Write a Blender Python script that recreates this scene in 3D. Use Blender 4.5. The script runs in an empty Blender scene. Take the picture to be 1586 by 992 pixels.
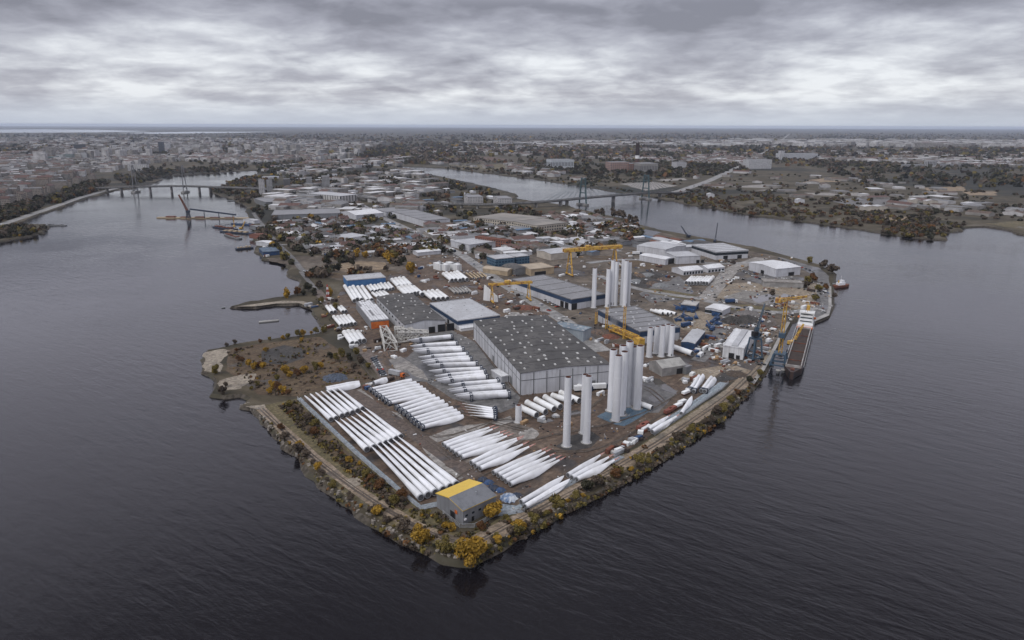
import bpy, bmesh, math, random
import numpy as np
from mathutils import Vector, Matrix
from mathutils.geometry import tessellate_polygon
R = math.radians
rnd = random.Random(7)
scene = bpy.context.scene
col = scene.collection

# ------------------------------------------------------------------ camera
W, HH = 1586, 992
FPX = W * 24 / 36
PITCH, ROLL, CAMH = R(15.9), R(.18), 160.0
cam = bpy.data.cameras.new('camera')
cam.lens, cam.sensor_width, cam.clip_start, cam.clip_end = 24, 36, 1, 300000
camo = bpy.data.objects.new('camera', cam)
col.objects.link(camo)
camo.matrix_world = Matrix.Translation((0, 0, CAMH)) @ Matrix.Rotation(math.pi/2 - PITCH, 4, 'X') @ Matrix.Rotation(ROLL, 4, 'Z')
scene.camera = camo

# ------------------------------------------------------------------ overcast daylight
SUN_EL, SUN_AZ = R(50), R(-135)          # veiled sun, high, from behind the camera's left
sun = bpy.data.lights.new('sun', 'SUN')
sun.energy, sun.angle, sun.color = 1.1, R(32), (1, .97, .93)
suno = bpy.data.objects.new('sun', sun)
col.objects.link(suno)
suno.rotation_euler = (math.pi/2 - SUN_EL, 0, -SUN_AZ + math.pi)
scene.view_settings.view_transform = 'Standard'
scene.view_settings.look = 'None'
scene.view_settings.gamma = 1
scene.view_settings.exposure = .70
scene.view_settings.use_curve_mapping = False
scene.cycles.use_denoising = True
scene.cycles.max_bounces = 5
scene.cycles.volume_bounces = 0

wd = bpy.data.worlds.new('World')
scene.world = wd
wd.use_nodes = True
nt = wd.node_tree
nt.nodes.clear()

class NT:
    """short-hand for wiring nodes"""
    def __init__(s, tree): s.t = tree
    def n(s, typ, **kw):
        o = s.t.nodes.new(typ)
        for k, v in kw.items(): setattr(o, k, v)
        return o
    def put(s, inp, v):
        if v is None: return
        if hasattr(v, 'is_output') or isinstance(v, bpy.types.NodeSocket): s.t.links.new(v, inp)
        else: inp.default_value = v
    def math(s, op, a, b=None, c=None, clamp=False):
        o = s.n('ShaderNodeMath', operation=op, use_clamp=clamp)
        for i, v in enumerate((a, b, c)): s.put(o.inputs[i], v)
        return o.outputs[0]
    def noise(s, vec, scale, detail=4, rough=.55, dist=0):
        o = s.n('ShaderNodeTexNoise')
        s.put(o.inputs['Vector'], vec); o.inputs['Scale'].default_value = scale
        o.inputs['Detail'].default_value = detail; o.inputs['Roughness'].default_value = rough
        o.inputs['Distortion'].default_value = dist
        return o.outputs[0]
    def ramp(s, fac, stops):
        o = s.n('ShaderNodeValToRGB')
        e = o.color_ramp.elements
        while len(e) < len(stops): e.new(.5)
        for q, (p, c) in zip(e, stops):
            q.position = p; q.color = (c[0], c[1], c[2], 1) if not isinstance(c, (int, float)) else (c, c, c, 1)
        s.put(o.inputs[0], fac)
        return o.outputs[0]
    def mix(s, f, a, b, mode='MIX'):
        o = s.n('ShaderNodeMix', data_type='RGBA', blend_type=mode)
        s.put(o.inputs[0], f)
        for i, v in ((6, a), (7, b)):
            if isinstance(v, tuple): o.inputs[i].default_value = (v[0], v[1], v[2], 1)
            else: s.put(o.inputs[i], v)
        return o.outputs[2]
    def step(s, v, lo, hi):
        o = s.n('ShaderNodeMapRange', interpolation_type='SMOOTHSTEP')
        s.put(o.inputs[0], v); o.inputs[1].default_value = lo; o.inputs[2].default_value = hi
        return o.outputs[0]

g = NT(nt)
tc = g.n('ShaderNodeTexCoord')
sep = g.n('ShaderNodeSeparateXYZ')
nt.links.new(tc.outputs['Generated'], sep.inputs[0])
up = g.math('MAXIMUM', sep.outputs[2], 0)
den = g.math('ADD', up, .17)
px_ = g.math('DIVIDE', sep.outputs[0], den)
py_ = g.math('DIVIDE', sep.outputs[1], den)
cmb = g.n('ShaderNodeCombineXYZ')
nt.links.new(px_, cmb.inputs[0]); nt.links.new(py_, cmb.inputs[1])
cv = cmb.outputs[0]
big = g.noise(cv, .74, 3, .5, .2)
mid = g.noise(cv, 2.0, 7, .54, .25)
fin = g.noise(cv, 6.5, 5, .6, .4)
cl = g.math('ADD', g.math('ADD', g.math('MULTIPLY', big, .60), g.math('MULTIPLY', mid, .50)), g.math('MULTIPLY_ADD', fin, .16, -.06))
# the layer is thickest overhead of the picture's top edge, breaks towards the horizon, and is bright at the zenith
thick = g.step(up, .085, .15)
cl = g.math('SUBTRACT', cl, g.math('MULTIPLY', thick, .115))
lowlight = g.step(up, .12, .06)
cl = g.math('ADD', cl, g.math('MULTIPLY', lowlight, .035))
shade = g.ramp(cl, [(.40, (1.5, 1.5, 1.78)), (.50, (2.3, 2.32, 2.7)), (.57, (3.0, 3.05, 3.45)), (.63, (3.9, 4.0, 4.35)), (.71, (5.2, 5.35, 5.6))])
hz = g.step(up, .045, .0)
shade = g.mix(g.math('MULTIPLY', hz, .88), shade, (3.4, 3.7, 4.3))
mdl = g.math('MULTIPLY', g.step(up, .150, .20), g.math('SUBTRACT', 1, g.step(up, .42, .64)))
shade = g.mix(g.math('MULTIPLY', mdl, .62), shade, (6.9, 6.8, 7.9))
zen = g.step(up, .66, .9)
shade = g.mix(g.math('MULTIPLY', zen, .92), shade, (7.4, 7.5, 8.0))
sky = g.n('ShaderNodeTexSky', sky_type='NISHITA', sun_disc=False, sun_elevation=SUN_EL, sun_rotation=SUN_AZ)
skyc = g.mix(.95, sky.outputs[0], shade)
bg = g.n('ShaderNodeBackground')
nt.links.new(skyc, bg.inputs[0]); bg.inputs[1].default_value = .1
wo = g.n('ShaderNodeOutputWorld')
nt.links.new(bg.outputs[0], wo.inputs[0])

# ------------------------------------------------------------------ helpers
LAND = 2.0
_cr = camo.matrix_world.to_3x3()
def G(px, py, z=LAND):
    """where the line of sight through a pixel of the photograph meets the level z"""
    d = _cr @ Vector(((px - W/2)/FPX, -(py - HH/2)/FPX, -1))
    t = (z - CAMH)/d.z
    return Vector((0, 0, CAMH)) + d*t
def G2(p, z=LAND):
    v = G(p[0], p[1], z); return (v.x, v.y)
def ppm(px, py):
    """pixels to the metre at a spot on the ground"""
    v = G(px, py) - Vector((0, 0, CAMH))
    return FPX/(v.dot(_cr @ Vector((0, 0, -1))))

class MB:
    def __init__(s): s.v, s.f, s.m = [], [], []
    def add(s, vs, fs, m=0):
        b = len(s.v); s.v += [tuple(v) for v in vs]
        s.f += [tuple(b+i for i in f) for f in fs]; s.m += [m]*len(fs); return s
    def box(s, c, d, rz=0, m=0, tilt=None):
        x, y, z = d[0]/2, d[1]/2, d[2]/2
        mt = Matrix.Rotation(rz, 3, 'Z')
        if tilt is not None: mt = mt @ Matrix.Rotation(tilt, 3, 'Y')
        vs = [Vector(c) + mt @ Vector((a*x, b*y, e*z)) for a, b, e in ((-1,-1,-1),(1,-1,-1),(1,1,-1),(-1,1,-1),(-1,-1,1),(1,-1,1),(1,1,1),(-1,1,1))]
        return s.add(vs, [(0,3,2,1),(4,5,6,7),(0,1,5,4),(1,2,6,5),(2,3,7,6),(3,0,4,7)], m)
    def bx(s, x0, x1, y0, y1, z0, z1, m=0):
        return s.box(((x0+x1)/2, (y0+y1)/2, (z0+z1)/2), (x1-x0, y1-y0, z1-z0), 0, m)
    def bar(s, a, b, w, h=None, m=0):
        """square bar from a to b"""
        a, b = Vector(a), Vector(b); h = h or w
        d = (b-a).normalized()
        u = d.cross(Vector((0, 0, 1)))
        u = u.normalized() if u.length > 1e-4 else Vector((1, 0, 0))
        k = u.cross(d).normalized()
        vs = [p + u*i*w/2 + k*j*h/2 for p in (a, b) for i, j in ((-1,-1),(1,-1),(1,1),(-1,1))]
        return s.add(vs, [(0,1,2,3),(7,6,5,4),(0,4,5,1),(1,5,6,2),(2,6,7,3),(3,7,4,0)], m)
    def tube(s, a, b, r0, r1=None, n=10, m=0, caps=True):
        a, b = Vector(a), Vector(b); r1 = r0 if r1 is None else r1
        d = (b-a).normalized()
        u = d.cross(Vector((0, 0, 1)))
        u = u.normalized() if u.length > 1e-4 else Vector((1, 0, 0))
        k = d.cross(u)
        rings = [[p + (u*math.cos(2*math.pi*i/n) + k*math.sin(2*math.pi*i/n))*r for i in range(n)] for p, r in ((a, r0), (b, r1))]
        return s.loft(rings, caps, m)
    def loft(s, rings, caps=True, m=0):
        n = len(rings[0]); vs = [v for r in rings for v in r]; fs = []
        for j in range(len(rings)-1):
            for i in range(n):
                k = (i+1) % n
                fs.append((j*n+i, j*n+k, (j+1)*n+k, (j+1)*n+i))
        if caps:
            fs.append(tuple(range(n-1, -1, -1))); q = (len(rings)-1)*n
            fs.append(tuple(range(q, q+n)))
        return s.add(vs, fs, m)
    def prism(s, poly, z0, z1, m=0):
        n = len(poly)
        if sum(poly[i][0]*poly[(i+1)%n][1]-poly[(i+1)%n][0]*poly[i][1] for i in range(n)) < 0: poly = poly[::-1]
        return s.loft([[(p[0], p[1], z0) for p in poly], [(p[0], p[1], z1) for p in poly]], True, m)
    def ball(s, c, r, n=10, m=0, zs=1):
        rings = []
        for j in range(1, n//2):
            t = math.pi*j/(n//2)
            rings.append([(c[0]+r*math.sin(t)*math.cos(2*math.pi*i/n), c[1]+r*math.sin(t)*math.sin(2*math.pi*i/n), c[2]-r*zs*math.cos(t)) for i in range(n)])
        return s.loft(rings, True, m)
    def mesh(s, name, mats, smooth=None):
        me = bpy.data.meshes.new(name)
        me.from_pydata(s.v, [], s.f)
        for m in (mats if isinstance(mats, (list, tuple)) else [mats]): me.materials.append(m)
        me.polygons.foreach_set('material_index', s.m)
        if smooth:
            me.polygons.foreach_set('use_smooth', [True]*len(s.f))
            me.update()
            me.set_sharp_from_angle(angle=R(smooth))
        me.update()
        return me
    def build(s, name, mats, parent=None, smooth=None):
        o = bpy.data.objects.new(name, s.mesh(name, mats, smooth))
        col.objects.link(o)
        if parent is not None: o.parent = parent
        return o

def tag(o, label, cat, group=None, kind=None):
    if label: o['label'] = label
    if cat: o['category'] = cat
    if group: o['group'] = group
    if kind: o['kind'] = kind
    return o
def thing(name, label, cat, loc=(0, 0, 0), rz=0, group=None, sc=None):
    o = bpy.data.objects.new(name, None)
    o.empty_display_size = 1
    col.objects.link(o); o.location = loc; o.rotation_euler = (0, 0, rz)
    if sc: o.scale = sc
    return tag(o, label, cat, group)
KIDS, USED = {}, set()
def copy_tree(o, parent=None):
    """a thing, its parts and their sub-parts"""
    c = o.copy(); col.objects.link(c); c.parent = parent
    if o.name not in KIDS: KIDS[o.name] = list(o.children)
    for ch in KIDS[o.name]: copy_tree(ch, c)
    return c
def place(proto, label, loc, rz=0, group=None, sc=None):
    """the first call moves the prototype itself, later calls copy it with its parts"""
    c = proto if proto.name not in USED else copy_tree(proto)
    USED.add(proto.name)
    c.location = loc; c.rotation_euler = (0, 0, rz)
    if sc: c.scale = sc if isinstance(sc, tuple) else (sc, sc, sc)
    c['label'] = label
    if group: c['group'] = group
    elif 'group' in c: del c['group']
    return c
ORD = ('first second third fourth fifth sixth seventh eighth ninth tenth eleventh twelfth thirteenth fourteenth fifteenth sixteenth seventeenth eighteenth nineteenth twentieth '
       '21st 22nd 23rd 24th 25th 26th 27th 28th 29th 30th 31st 32nd 33rd 34th 35th 36th 37th 38th 39th 40th 41st 42nd 43rd 44th 45th 46th 47th 48th 49th 50th 51st 52nd 53rd 54th 55th 56th 57th 58th 59th 60th '
       '61st 62nd 63rd 64th 65th 66th 67th 68th 69th 70th 71st 72nd 73rd 74th 75th 76th 77th 78th 79th 80th').split()

# ------------------------------------------------------------------ materials
def mat(name, c, c2=None, rough=.75, scale=.3, bump=0, metal=0, spec=.4, vary=0, detail=5, stretch=None, lo=.38, hi=.62, c3=None, s3=.05):
    m = bpy.data.materials.new(name); m.use_nodes = True
    t = m.node_tree; g = NT(t); b = t.nodes['Principled BSDF']
    b.inputs['Roughness'].default_value = rough; b.inputs['Metallic'].default_value = metal
    b.inputs['Specular IOR Level'].default_value = spec
    tcd = g.n('ShaderNodeTexCoord'); vec = tcd.outputs['Object']
    if stretch:
        mp = g.n('ShaderNodeMapping'); mp.inputs['Scale'].default_value = stretch
        t.links.new(vec, mp.inputs[0]); vec = mp.outputs[0]
    c2 = c2 or tuple(x*.8 for x in c)
    nz = g.noise(vec, scale, detail)
    cc = g.mix(g.step(nz, lo, hi), c, c2)
    if c3:
        cc = g.mix(g.step(g.noise(vec, s3, 4), .5, .62), cc, c3)
    if vary:
        oi = g.n('ShaderNodeObjectInfo')
        hsv = g.n('ShaderNodeHueSaturation')
        t.links.new(g.math('MULTIPLY_ADD', oi.outputs['Random'], 2*vary, 1-vary), hsv.inputs['Value'])
        t.links.new(cc, hsv.inputs['Color']); cc = hsv.outputs[0]
    t.links.new(cc, b.inputs['Base Color'])
    if bump:
        bp = g.n('ShaderNodeBump'); bp.inputs['Strength'].default_value = bump; bp.inputs['Distance'].default_value = .5
        t.links.new(nz, bp.inputs['Height']); t.links.new(bp.outputs[0], b.inputs['Normal'])
    return m
def facade(name, wall, glass=(.03, .035, .045), bay=3.2, storey=3.0, ww=.5, wh=.5, wall2=None):
    """plaster or panel wall with a regular grid of windows, in the wall's own metres"""
    m = bpy.data.materials.new(name); m.use_nodes = True
    t = m.node_tree; g = NT(t); b = t.nodes['Principled BSDF']
    tcd = g.n('ShaderNodeTexCoord'); sp = g.n('ShaderNodeSeparateXYZ'); t.links.new(tcd.outputs['Object'], sp.inputs[0])
    u = g.math('FRACT', g.math('DIVIDE', g.math('ADD', sp.outputs[0], sp.outputs[1]), bay))
    v = g.math('FRACT', g.math('DIVIDE', sp.outputs[2], storey))
    k = g.math('MULTIPLY', g.math('LESS_THAN', u, ww), g.math('LESS_THAN', g.math('ABSOLUTE', g.math('SUBTRACT', v, .5)), wh/2))
    w = g.mix(g.step(g.noise(tcd.outputs['Object'], .15, 4), .35, .65), wall, wall2 or tuple(x*.78 for x in wall))
    t.links.new(g.mix(k, w, glass), b.inputs['Base Color'])
    t.links.new(g.math('MULTIPLY_ADD', k, -.6, .8), b.inputs['Roughness'])
    return m
def ribbed(name, c, c2, pitch=1.0, rough=.55, vary=0, axis=None):
    """profiled sheet: fine ribs across x+y, with streaky dirt"""
    m = bpy.data.materials.new(name); m.use_nodes = True
    t = m.node_tree; g = NT(t); b = t.nodes['Principled BSDF']
    b.inputs['Roughness'].default_value = rough
    tcd = g.n('ShaderNodeTexCoord'); sp = g.n('ShaderNodeSeparateXYZ'); t.links.new(tcd.outputs['Object'], sp.inputs[0])
    ax = g.math('ADD', sp.outputs[0], sp.outputs[1]) if axis is None else sp.outputs[axis]
    u = g.math('FRACT', g.math('DIVIDE', ax, pitch))
    mp = g.n('ShaderNodeMapping'); mp.inputs['Scale'].default_value = (1, 1, .12); t.links.new(tcd.outputs['Object'], mp.inputs[0])
    nz = g.noise(mp.outputs[0], .5, 6, .65)
    nz2 = g.noise(tcd.outputs['Object'], .06, 4)
    cc = g.mix(g.step(nz, .42, .68), c, c2)
    cc = g.mix(g.math('MULTIPLY', g.step(nz2, .45, .62), .5), cc, c2)
    cc = g.mix(g.math('MULTIPLY', g.math('LESS_THAN', u, .12), .35), cc, tuple(x*.5 for x in c))
    t.links.new(cc, b.inputs['Base Color'])
    return m
WHITE = mat('white_gelcoat', (.68, .69, .72), (.50, .50, .50), .42, .35, vary=.08, lo=.42, hi=.8, stretch=(.35, 1, 1))
WHITE2 = mat('white_paint_weathered', (.66, .67, .68), (.42, .41, .39), .55, .12, vary=.08, lo=.45, hi=.75, stretch=(1, 1, .3))
WALLW = ribbed('white_sheet_wall', (.50, .51, .54), (.38, .38, .40), 1.2)
TOWERW = ribbed('tower_paint', (.68, .69, .72), (.60, .61, .63), 90)
ROOFD = mat('dark_felt_roof', (.058, .056, .056), (.088, .084, .082), .85, .05, c3=(.046, .044, .045), s3=.3)
ROOFL = ribbed('pale_sheet_roof', (.40, .41, .43), (.29, .29, .30), 2.2)
ROOFM = ribbed('grey_sheet_roof', (.20, .20, .21), (.14, .14, .145), 2.0)
ROOFW = ribbed('white_sheet_roof', (.60, .61, .63), (.45, .45, .46), 3.0)
BAND = mat('navy_cladding', (.018, .04, .085), (.025, .05, .1), .45, .2)
CRANEB = mat('crane_steel_blue', (.035, .07, .115), (.05, .075, .10), .55, .6)
NAVY = mat('navy_steel', (.012, .025, .055), (.03, .035, .05), .5, .8)
TEAL = mat('teal_bridge_steel', (.055, .095, .105), (.045, .075, .085), .6, .1)
BLUE = mat('blue_sheet', (.045, .13, .30), (.06, .16, .33), .5, .2)
BLUED = mat('blue_paint', (.02, .06, .16), (.03, .05, .09), .45, .5)
YEL = mat('crane_yellow', (.58, .36, .06), (.42, .25, .05), .6, .5, c3=(.26, .12, .045), s3=.35)
YELROOF = ribbed('yellow_sheet_roof', (.62, .42, .06), (.54, .36, .05), 1.1)
ORANGE = mat('orange_tarp', (.55, .15, .03), (.40, .09, .02), .7, .3)
RED = mat('red_paint', (.42, .06, .04), (.3, .045, .03), .6, .4)
RUST = mat('rusty_steel', (.16, .055, .03), (.09, .04, .03), .85, .6)
GREYW = ribbed('grey_sheet_wall', (.20, .205, .22), (.15, .155, .165), .9)
GREYP = mat('grey_trim', (.16, .165, .17), None, .6, .3)
BORE = mat('blade_bore', (.10, .10, .105), (.03, .03, .032), .7, 1.5)
DARK = mat('dark_opening', (.012, .012, .014), None, .6, .3)
GLASS = mat('dark_glass', (.02, .028, .035), None, .15, .3, spec=.6)
CONC = mat('concrete', (.30, .29, .28), (.20, .195, .19), .85, .12, c3=(.24, .23, .21), s3=.03)
CONCP = mat('pale_concrete', (.40, .39, .38), (.30, .29, .28), .85, .2)
GALV = mat('galvanised_steel', (.42, .43, .45), (.3, .31, .33), .5, .5, metal=.3)
TAN = mat('tan_cladding', (.38, .30, .20), (.28, .22, .15), .8, .2)
BRICK = mat('red_brick', (.20, .085, .06), (.15, .065, .05), .9, .5)
CREAM = mat('cream_render', (.42, .38, .33), (.33, .30, .26), .85, .15)
RUBBER = mat('tyre_rubber', (.015, .015, .015), None, .9, 1)
TIMBER = mat('sawn_timber', (.36, .24, .13), (.24, .15, .08), .85, 1.2)
CARGO = mat('bulk_cargo', (.050, .034, .028), (.034, .026, .023), .95, .3, bump=.3)
SCRAP = mat('scrap_metal', (.05, .045, .045), (.14, .09, .06), .8, .9, bump=.4)

# ================================================================== SETTING: water, land, sheets, roads
def noise_at(x, y, s):
    return math.sin(x*s*1.3+1.7*math.sin(y*s*.9+2))*.5 + math.sin(y*s*1.7+1.3*math.sin(x*s*1.1))*.3 + math.sin((x+y)*s*3.1)*.2
QUAY = [G2(q, 1) for q in ((1166.5, 597), (1184, 575), (1195, 555), (1211, 524), (1238, 494), (1260, 500), (1284, 490), (1288.5, 475), (1288, 444), (1268.5, 411), (1211, 395.5))]
def fine(poly, step=6, amp=1.5, closed=True):
    """break a coastline into short jagged steps"""
    out = []; n = len(poly)
    for i in range(n if closed else n-1):
        a, b = Vector(poly[i]), Vector(poly[(i+1) % n])
        if any(abs(a.x-q[0]) < .01 and abs(a.y-q[1]) < .01 for q in QUAY): out.append(tuple(a)); continue
        d = b-a; L = d.length
        if L > 9000 or L < 1e-3: out.append(tuple(a)); continue
        dist = ((a+b)/2).length
        st = max(step, dist/180); k = max(1, int(L/st))
        nrm = Vector((-d.y, d.x))/L
        am = min(amp*max(1, dist/450), L*.12)
        for j in range(k):
            f = j/k; p = a + d*f
            w = (0 if j == 0 else 1)*am*(noise_at(p.x, p.y, .11/max(1, dist/450)) + rnd.uniform(-.5, .5))
            q = p + nrm*w; out.append((q.x, q.y))
    if not closed: out.append(tuple(poly[-1]))
    return out
def inside(p, poly):
    x, y = p[0], p[1]; c = False; j = len(poly)-1
    for i in range(len(poly)):
        xi, yi = poly[i]; xj, yj = poly[j]
        if (yi > y) != (yj > y) and x < (xj-xi)*(y-yi)/(yj-yi)+xi: c = not c
        j = i
    return c
def cut_grid(me):
    bm = bmesh.new(); bm.from_mesh(me)
    cuts = [0, 150, 300, 450, 600, 800, 1100, 1500, 2200, 3500, 6000, 12000, 25000]
    for axis in (0, 1):
        for q in cuts:
            for sgn in ((1, -1) if axis == 0 and q else (1,)):
                co = Vector((0, 0, 0)); co[axis] = q*sgn; no = Vector((0, 0, 0)); no[axis] = 1
                bmesh.ops.bisect_plane(bm, geom=bm.verts[:]+bm.edges[:]+bm.faces[:], plane_co=co, plane_no=no)
    bm.to_mesh(me); bm.free()

FAR = 56000
# --- river and sea
def water_material():
    m = bpy.data.materials.new('river_water'); m.use_nodes = True
    t = m.node_tree; g = NT(t); b = t.nodes['Principled BSDF']
    tcd = g.n('ShaderNodeTexCoord')
    b.inputs['Base Color'].default_value = (.0078, .0068, .0085, 1)
    b.inputs['Roughness'].default_value = .055
    b.inputs['IOR'].default_value = 1.333
    mp = g.n('ShaderNodeMapping'); mp.vector_type = 'TEXTURE'; mp.inputs['Rotation'].default_value = (0, 0, R(-36)); mp.inputs['Scale'].default_value = (3.4, 1, 1)
    t.links.new(tcd.outputs['Object'], mp.inputs[0])
    h = g.math('ADD', g.math('MULTIPLY', g.noise(mp.outputs[0], .19, 3, .5, .6), 1.0), g.math('MULTIPLY', g.noise(mp.outputs[0], .55, 4, .6, .4), .42))
    # wind streaks and the calm lee of the shore
    calm = g.step(g.noise(tcd.outputs['Object'], .006, 4, .6), .38, .66)
    bp = g.n('ShaderNodeBump'); bp.inputs['Distance'].default_value = 1.5
    t.links.new(g.math('MULTIPLY_ADD', calm, .18, .12), bp.inputs['Strength'])
    t.links.new(h, bp.inputs['Height']); t.links.new(bp.outputs[0], b.inputs['Normal'])
    return m
WATER = water_material()
wm = MB().add([(-FAR, -400, 0), (FAR, -400, 0), (FAR, FAR, 0), (-FAR, FAR, 0)], [(0, 1, 2, 3)])
wo_ = wm.build('river', WATER); cut_grid(wo_.data); tag(wo_, None, None, None, 'structure')

# --- land: one sheet to the horizon, cut by the two river arms
left_bank = [(-260, 420), (-60, 376), (0, 356), (23, 348), (76, 327.5), (126, 310), (161, 300), (171.5, 296), (209, 291), (250, 279.6), (243, 274), (303, 269.5), (358, 266), (398, 264)]
left_coast = [(400, 271), (358, 281), (343, 291), (325, 296), (353, 306), (378, 317), (383, 326), (384, 341), (391, 352), (396, 366), (396, 389), (406, 402), (436, 402.5), (451, 416.5), (446, 427), (461, 432), (471, 447),
  (469, 454), (444, 461), (387.5, 468), (359, 476), (396, 476), (427, 471.5), (464, 471), (483, 478), (489, 490.6), (503, 510), (495, 518), (460, 523), (402, 529), (376, 533), (351, 538.5), (322.6, 544), (315.5, 555.5), (314, 576.6), (328, 581), (335, 589), (334, 603.5),
  (328, 612), (351, 615), (373, 612), (390, 617.6), (376, 630), (393, 633), (407, 646), (430, 674), (440, 691), (464, 705), (491, 741), (522, 766), (546.5, 785), (585, 814), (625, 838), (664, 853), (688, 866), (710, 872), (727, 873)]
right_coast = [(746.5, 862), (795, 831), (824, 819), (870, 790), (940, 755), (1012.6, 716.6), (1061, 685), (1121.5, 641.6), (1150.5, 615), (1166.5, 597), (1184, 575), (1195, 555), (1211, 524), (1224, 500), (1238, 494), (1260, 500), (1284, 490), (1288.5, 475), (1288, 444), (1293, 424), (1286, 420),
  (1268.5, 411), (1211, 395.5), (1166.5, 383), (1140, 379), (1112, 374), (1060, 364), (1026, 358), (989.5, 348), (970.6, 341), (900, 326), (877, 319), (802, 309), (799, 301), (751, 288.5), (676, 273), (615, 259)]
far_bank = [(612, 257), (655, 259), (701, 262), (764, 269.5), (842, 279.6), (903, 288.5), (953, 297), (993, 302), (1051, 313.7), (1086.6, 320), (1162, 332.6), (1249, 344), (1322, 354), (1414, 368.6), (1465, 372), (1460, 365), (1453, 360.6), (1489.6, 358), (1482, 352), (1524, 351), (1553, 355), (1586, 364), (1700, 392), (1850, 430)]
def gp(l): return [G2(p, 1) for p in l]
near_poly = fine(gp(left_coast)+gp(right_coast), closed=False)
land_poly = fine(gp(left_bank), closed=False) + near_poly + fine(gp(far_bank), closed=False)
land_poly += [(3500, 560), (FAR, 560), (FAR, FAR), (-FAR, FAR), (-FAR, 480), (-2500, 480)]
def land_material(name, cols, rough=.9):
    m = bpy.data.materials.new(name); m.use_nodes = True
    t = m.node_tree; g = NT(t); b = t.nodes['Principled BSDF']
    b.inputs['Roughness'].default_value = rough; b.inputs['Specular IOR Level'].default_value = .2
    v = g.n('ShaderNodeTexCoord').outputs['Object']
    mp = g.n('ShaderNodeMapping'); mp.inputs['Scale'].default_value = (.6, 1, 1); t.links.new(v, mp.inputs[0])
    a = g.noise(v, .02, 6, .65, .5); c = g.noise(mp.outputs[0], .0016, 6, .62, .4); d = g.noise(v, .22, 4)
    x = g.ramp(a, [(.34, cols[0]), (.46, cols[1]), (.56, cols[2]), (.66, cols[3])])
    x = g.mix(g.step(c, .50, .57), x, cols[4])
    x = g.mix(g.math('MULTIPLY', g.step(g.noise(v, .007, 5, .6), .60, .70), .8), x, cols[5])
    x = g.mix(.45, x, g.ramp(d, [(.3, .35), (.7, .65)]), 'OVERLAY')
    t.links.new(x, b.inputs['Base Color'])
    return m
LANDM = land_material('autumn_land', [(.030, .028, .020), (.050, .042, .028), (.075, .062, .042), (.105, .092, .07), (.026, .026, .022), (.13, .115, .095)])
BANKM = mat('stony_bank', (.034, .028, .021), (.075, .064, .052), .95, .5, bump=.5, c3=(.05, .045, .03), s3=.06)
def land_sheet(name, poly, z=LAND, skirt=3.0):
    tris = tessellate_polygon([[Vector((p[0], p[1], 0)) for p in poly]])
    mb = MB(); n = len(poly)
    mb.add([(p[0], p[1], z) for p in poly], [tuple(t) if (Vector(poly[t[1]])-Vector(poly[t[0]])).cross(Vector(poly[t[2]])-Vector(poly[t[0]])) > 0 else tuple(reversed(t)) for t in tris], 0)
    area = sum(poly[i][0]*poly[(i+1) % n][1]-poly[(i+1) % n][0]*poly[i][1] for i in range(n))
    sg = 1 if area > 0 else -1
    lo = []
    for i in range(n):
        a, b = Vector(poly[i-1]), Vector(poly[(i+1) % n]); d = b-a
        if d.length < 1e-6: lo.append((poly[i][0], poly[i][1], -.6)); continue
        q = Vector(poly[i]) + Vector((d.y, -d.x))/d.length*skirt*sg*rnd.uniform(.5, 1.2)
        lo.append((q.x, q.y, -.6))
    vs = [(p[0], p[1], z) for p in poly] + lo
    mb.add(vs, [((i+1) % n, i, n+i, n+(i+1) % n) if sg > 0 else (i, (i+1) % n, n+(i+1) % n, n+i) for i in range(n)], 1)
    o = mb.build(name, [LANDM, BANKM]); cut_grid(o.data)
    return tag(o, None, None, None, 'structure')
land_sheet('land', land_poly)
islet = fine(gp([(-120, 392), (0, 374), (45, 366.5), (68, 361), (76, 352), (70, 348), (30, 348), (-60, 356), (-140, 372)]))
land_sheet('islet', islet)
near_closed = near_poly
# open water seen beyond the river arms, lying in the land
NS = [0]
def sheet(name, px_poly, m, dz, step=8, amp=.8, px=True, kind='structure'):
    NS[0] += 1; dz += NS[0]*.0012
    poly = [G2(p) for p in px_poly] if px else px_poly
    poly = fine(poly, step, amp)
    tris = tessellate_polygon([[Vector((p[0], p[1], 0)) for p in poly]])
    mb = MB().add([(p[0], p[1], LAND+dz) for p in poly], [tuple(t) if (Vector(poly[t[1]])-Vector(poly[t[0]])).cross(Vector(poly[t[2]])-Vector(poly[t[0]])) > 0 else tuple(reversed(t)) for t in tris])
    return tag(mb.build(name, m), None, None, None, kind)
for pl in ([(480, 247), (500, 243), (522, 245), (530, 249), (512, 251.5), (490, 251)], [(525, 241), (560, 237.6), (600, 236.5), (604, 238), (566, 241), (540, 243.5)], [(552, 254), (585, 252.5), (612, 255), (606, 258), (575, 257)],
           [(-60, 201.5), (60, 200.6), (150, 201.5), (235, 203.6), (150, 205.4), (60, 205.8), (-60, 206)], [(180, 206.2), (300, 204.3), (440, 204.5), (330, 206.6), (240, 207.6)],
           [(700, 227), (780, 225), (850, 226.5), (770, 229.5)], [(990, 354), (1024, 360), (1010, 366), (989, 361)]):
    sheet('lake', pl, WATER, .12, 8, .2)

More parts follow.
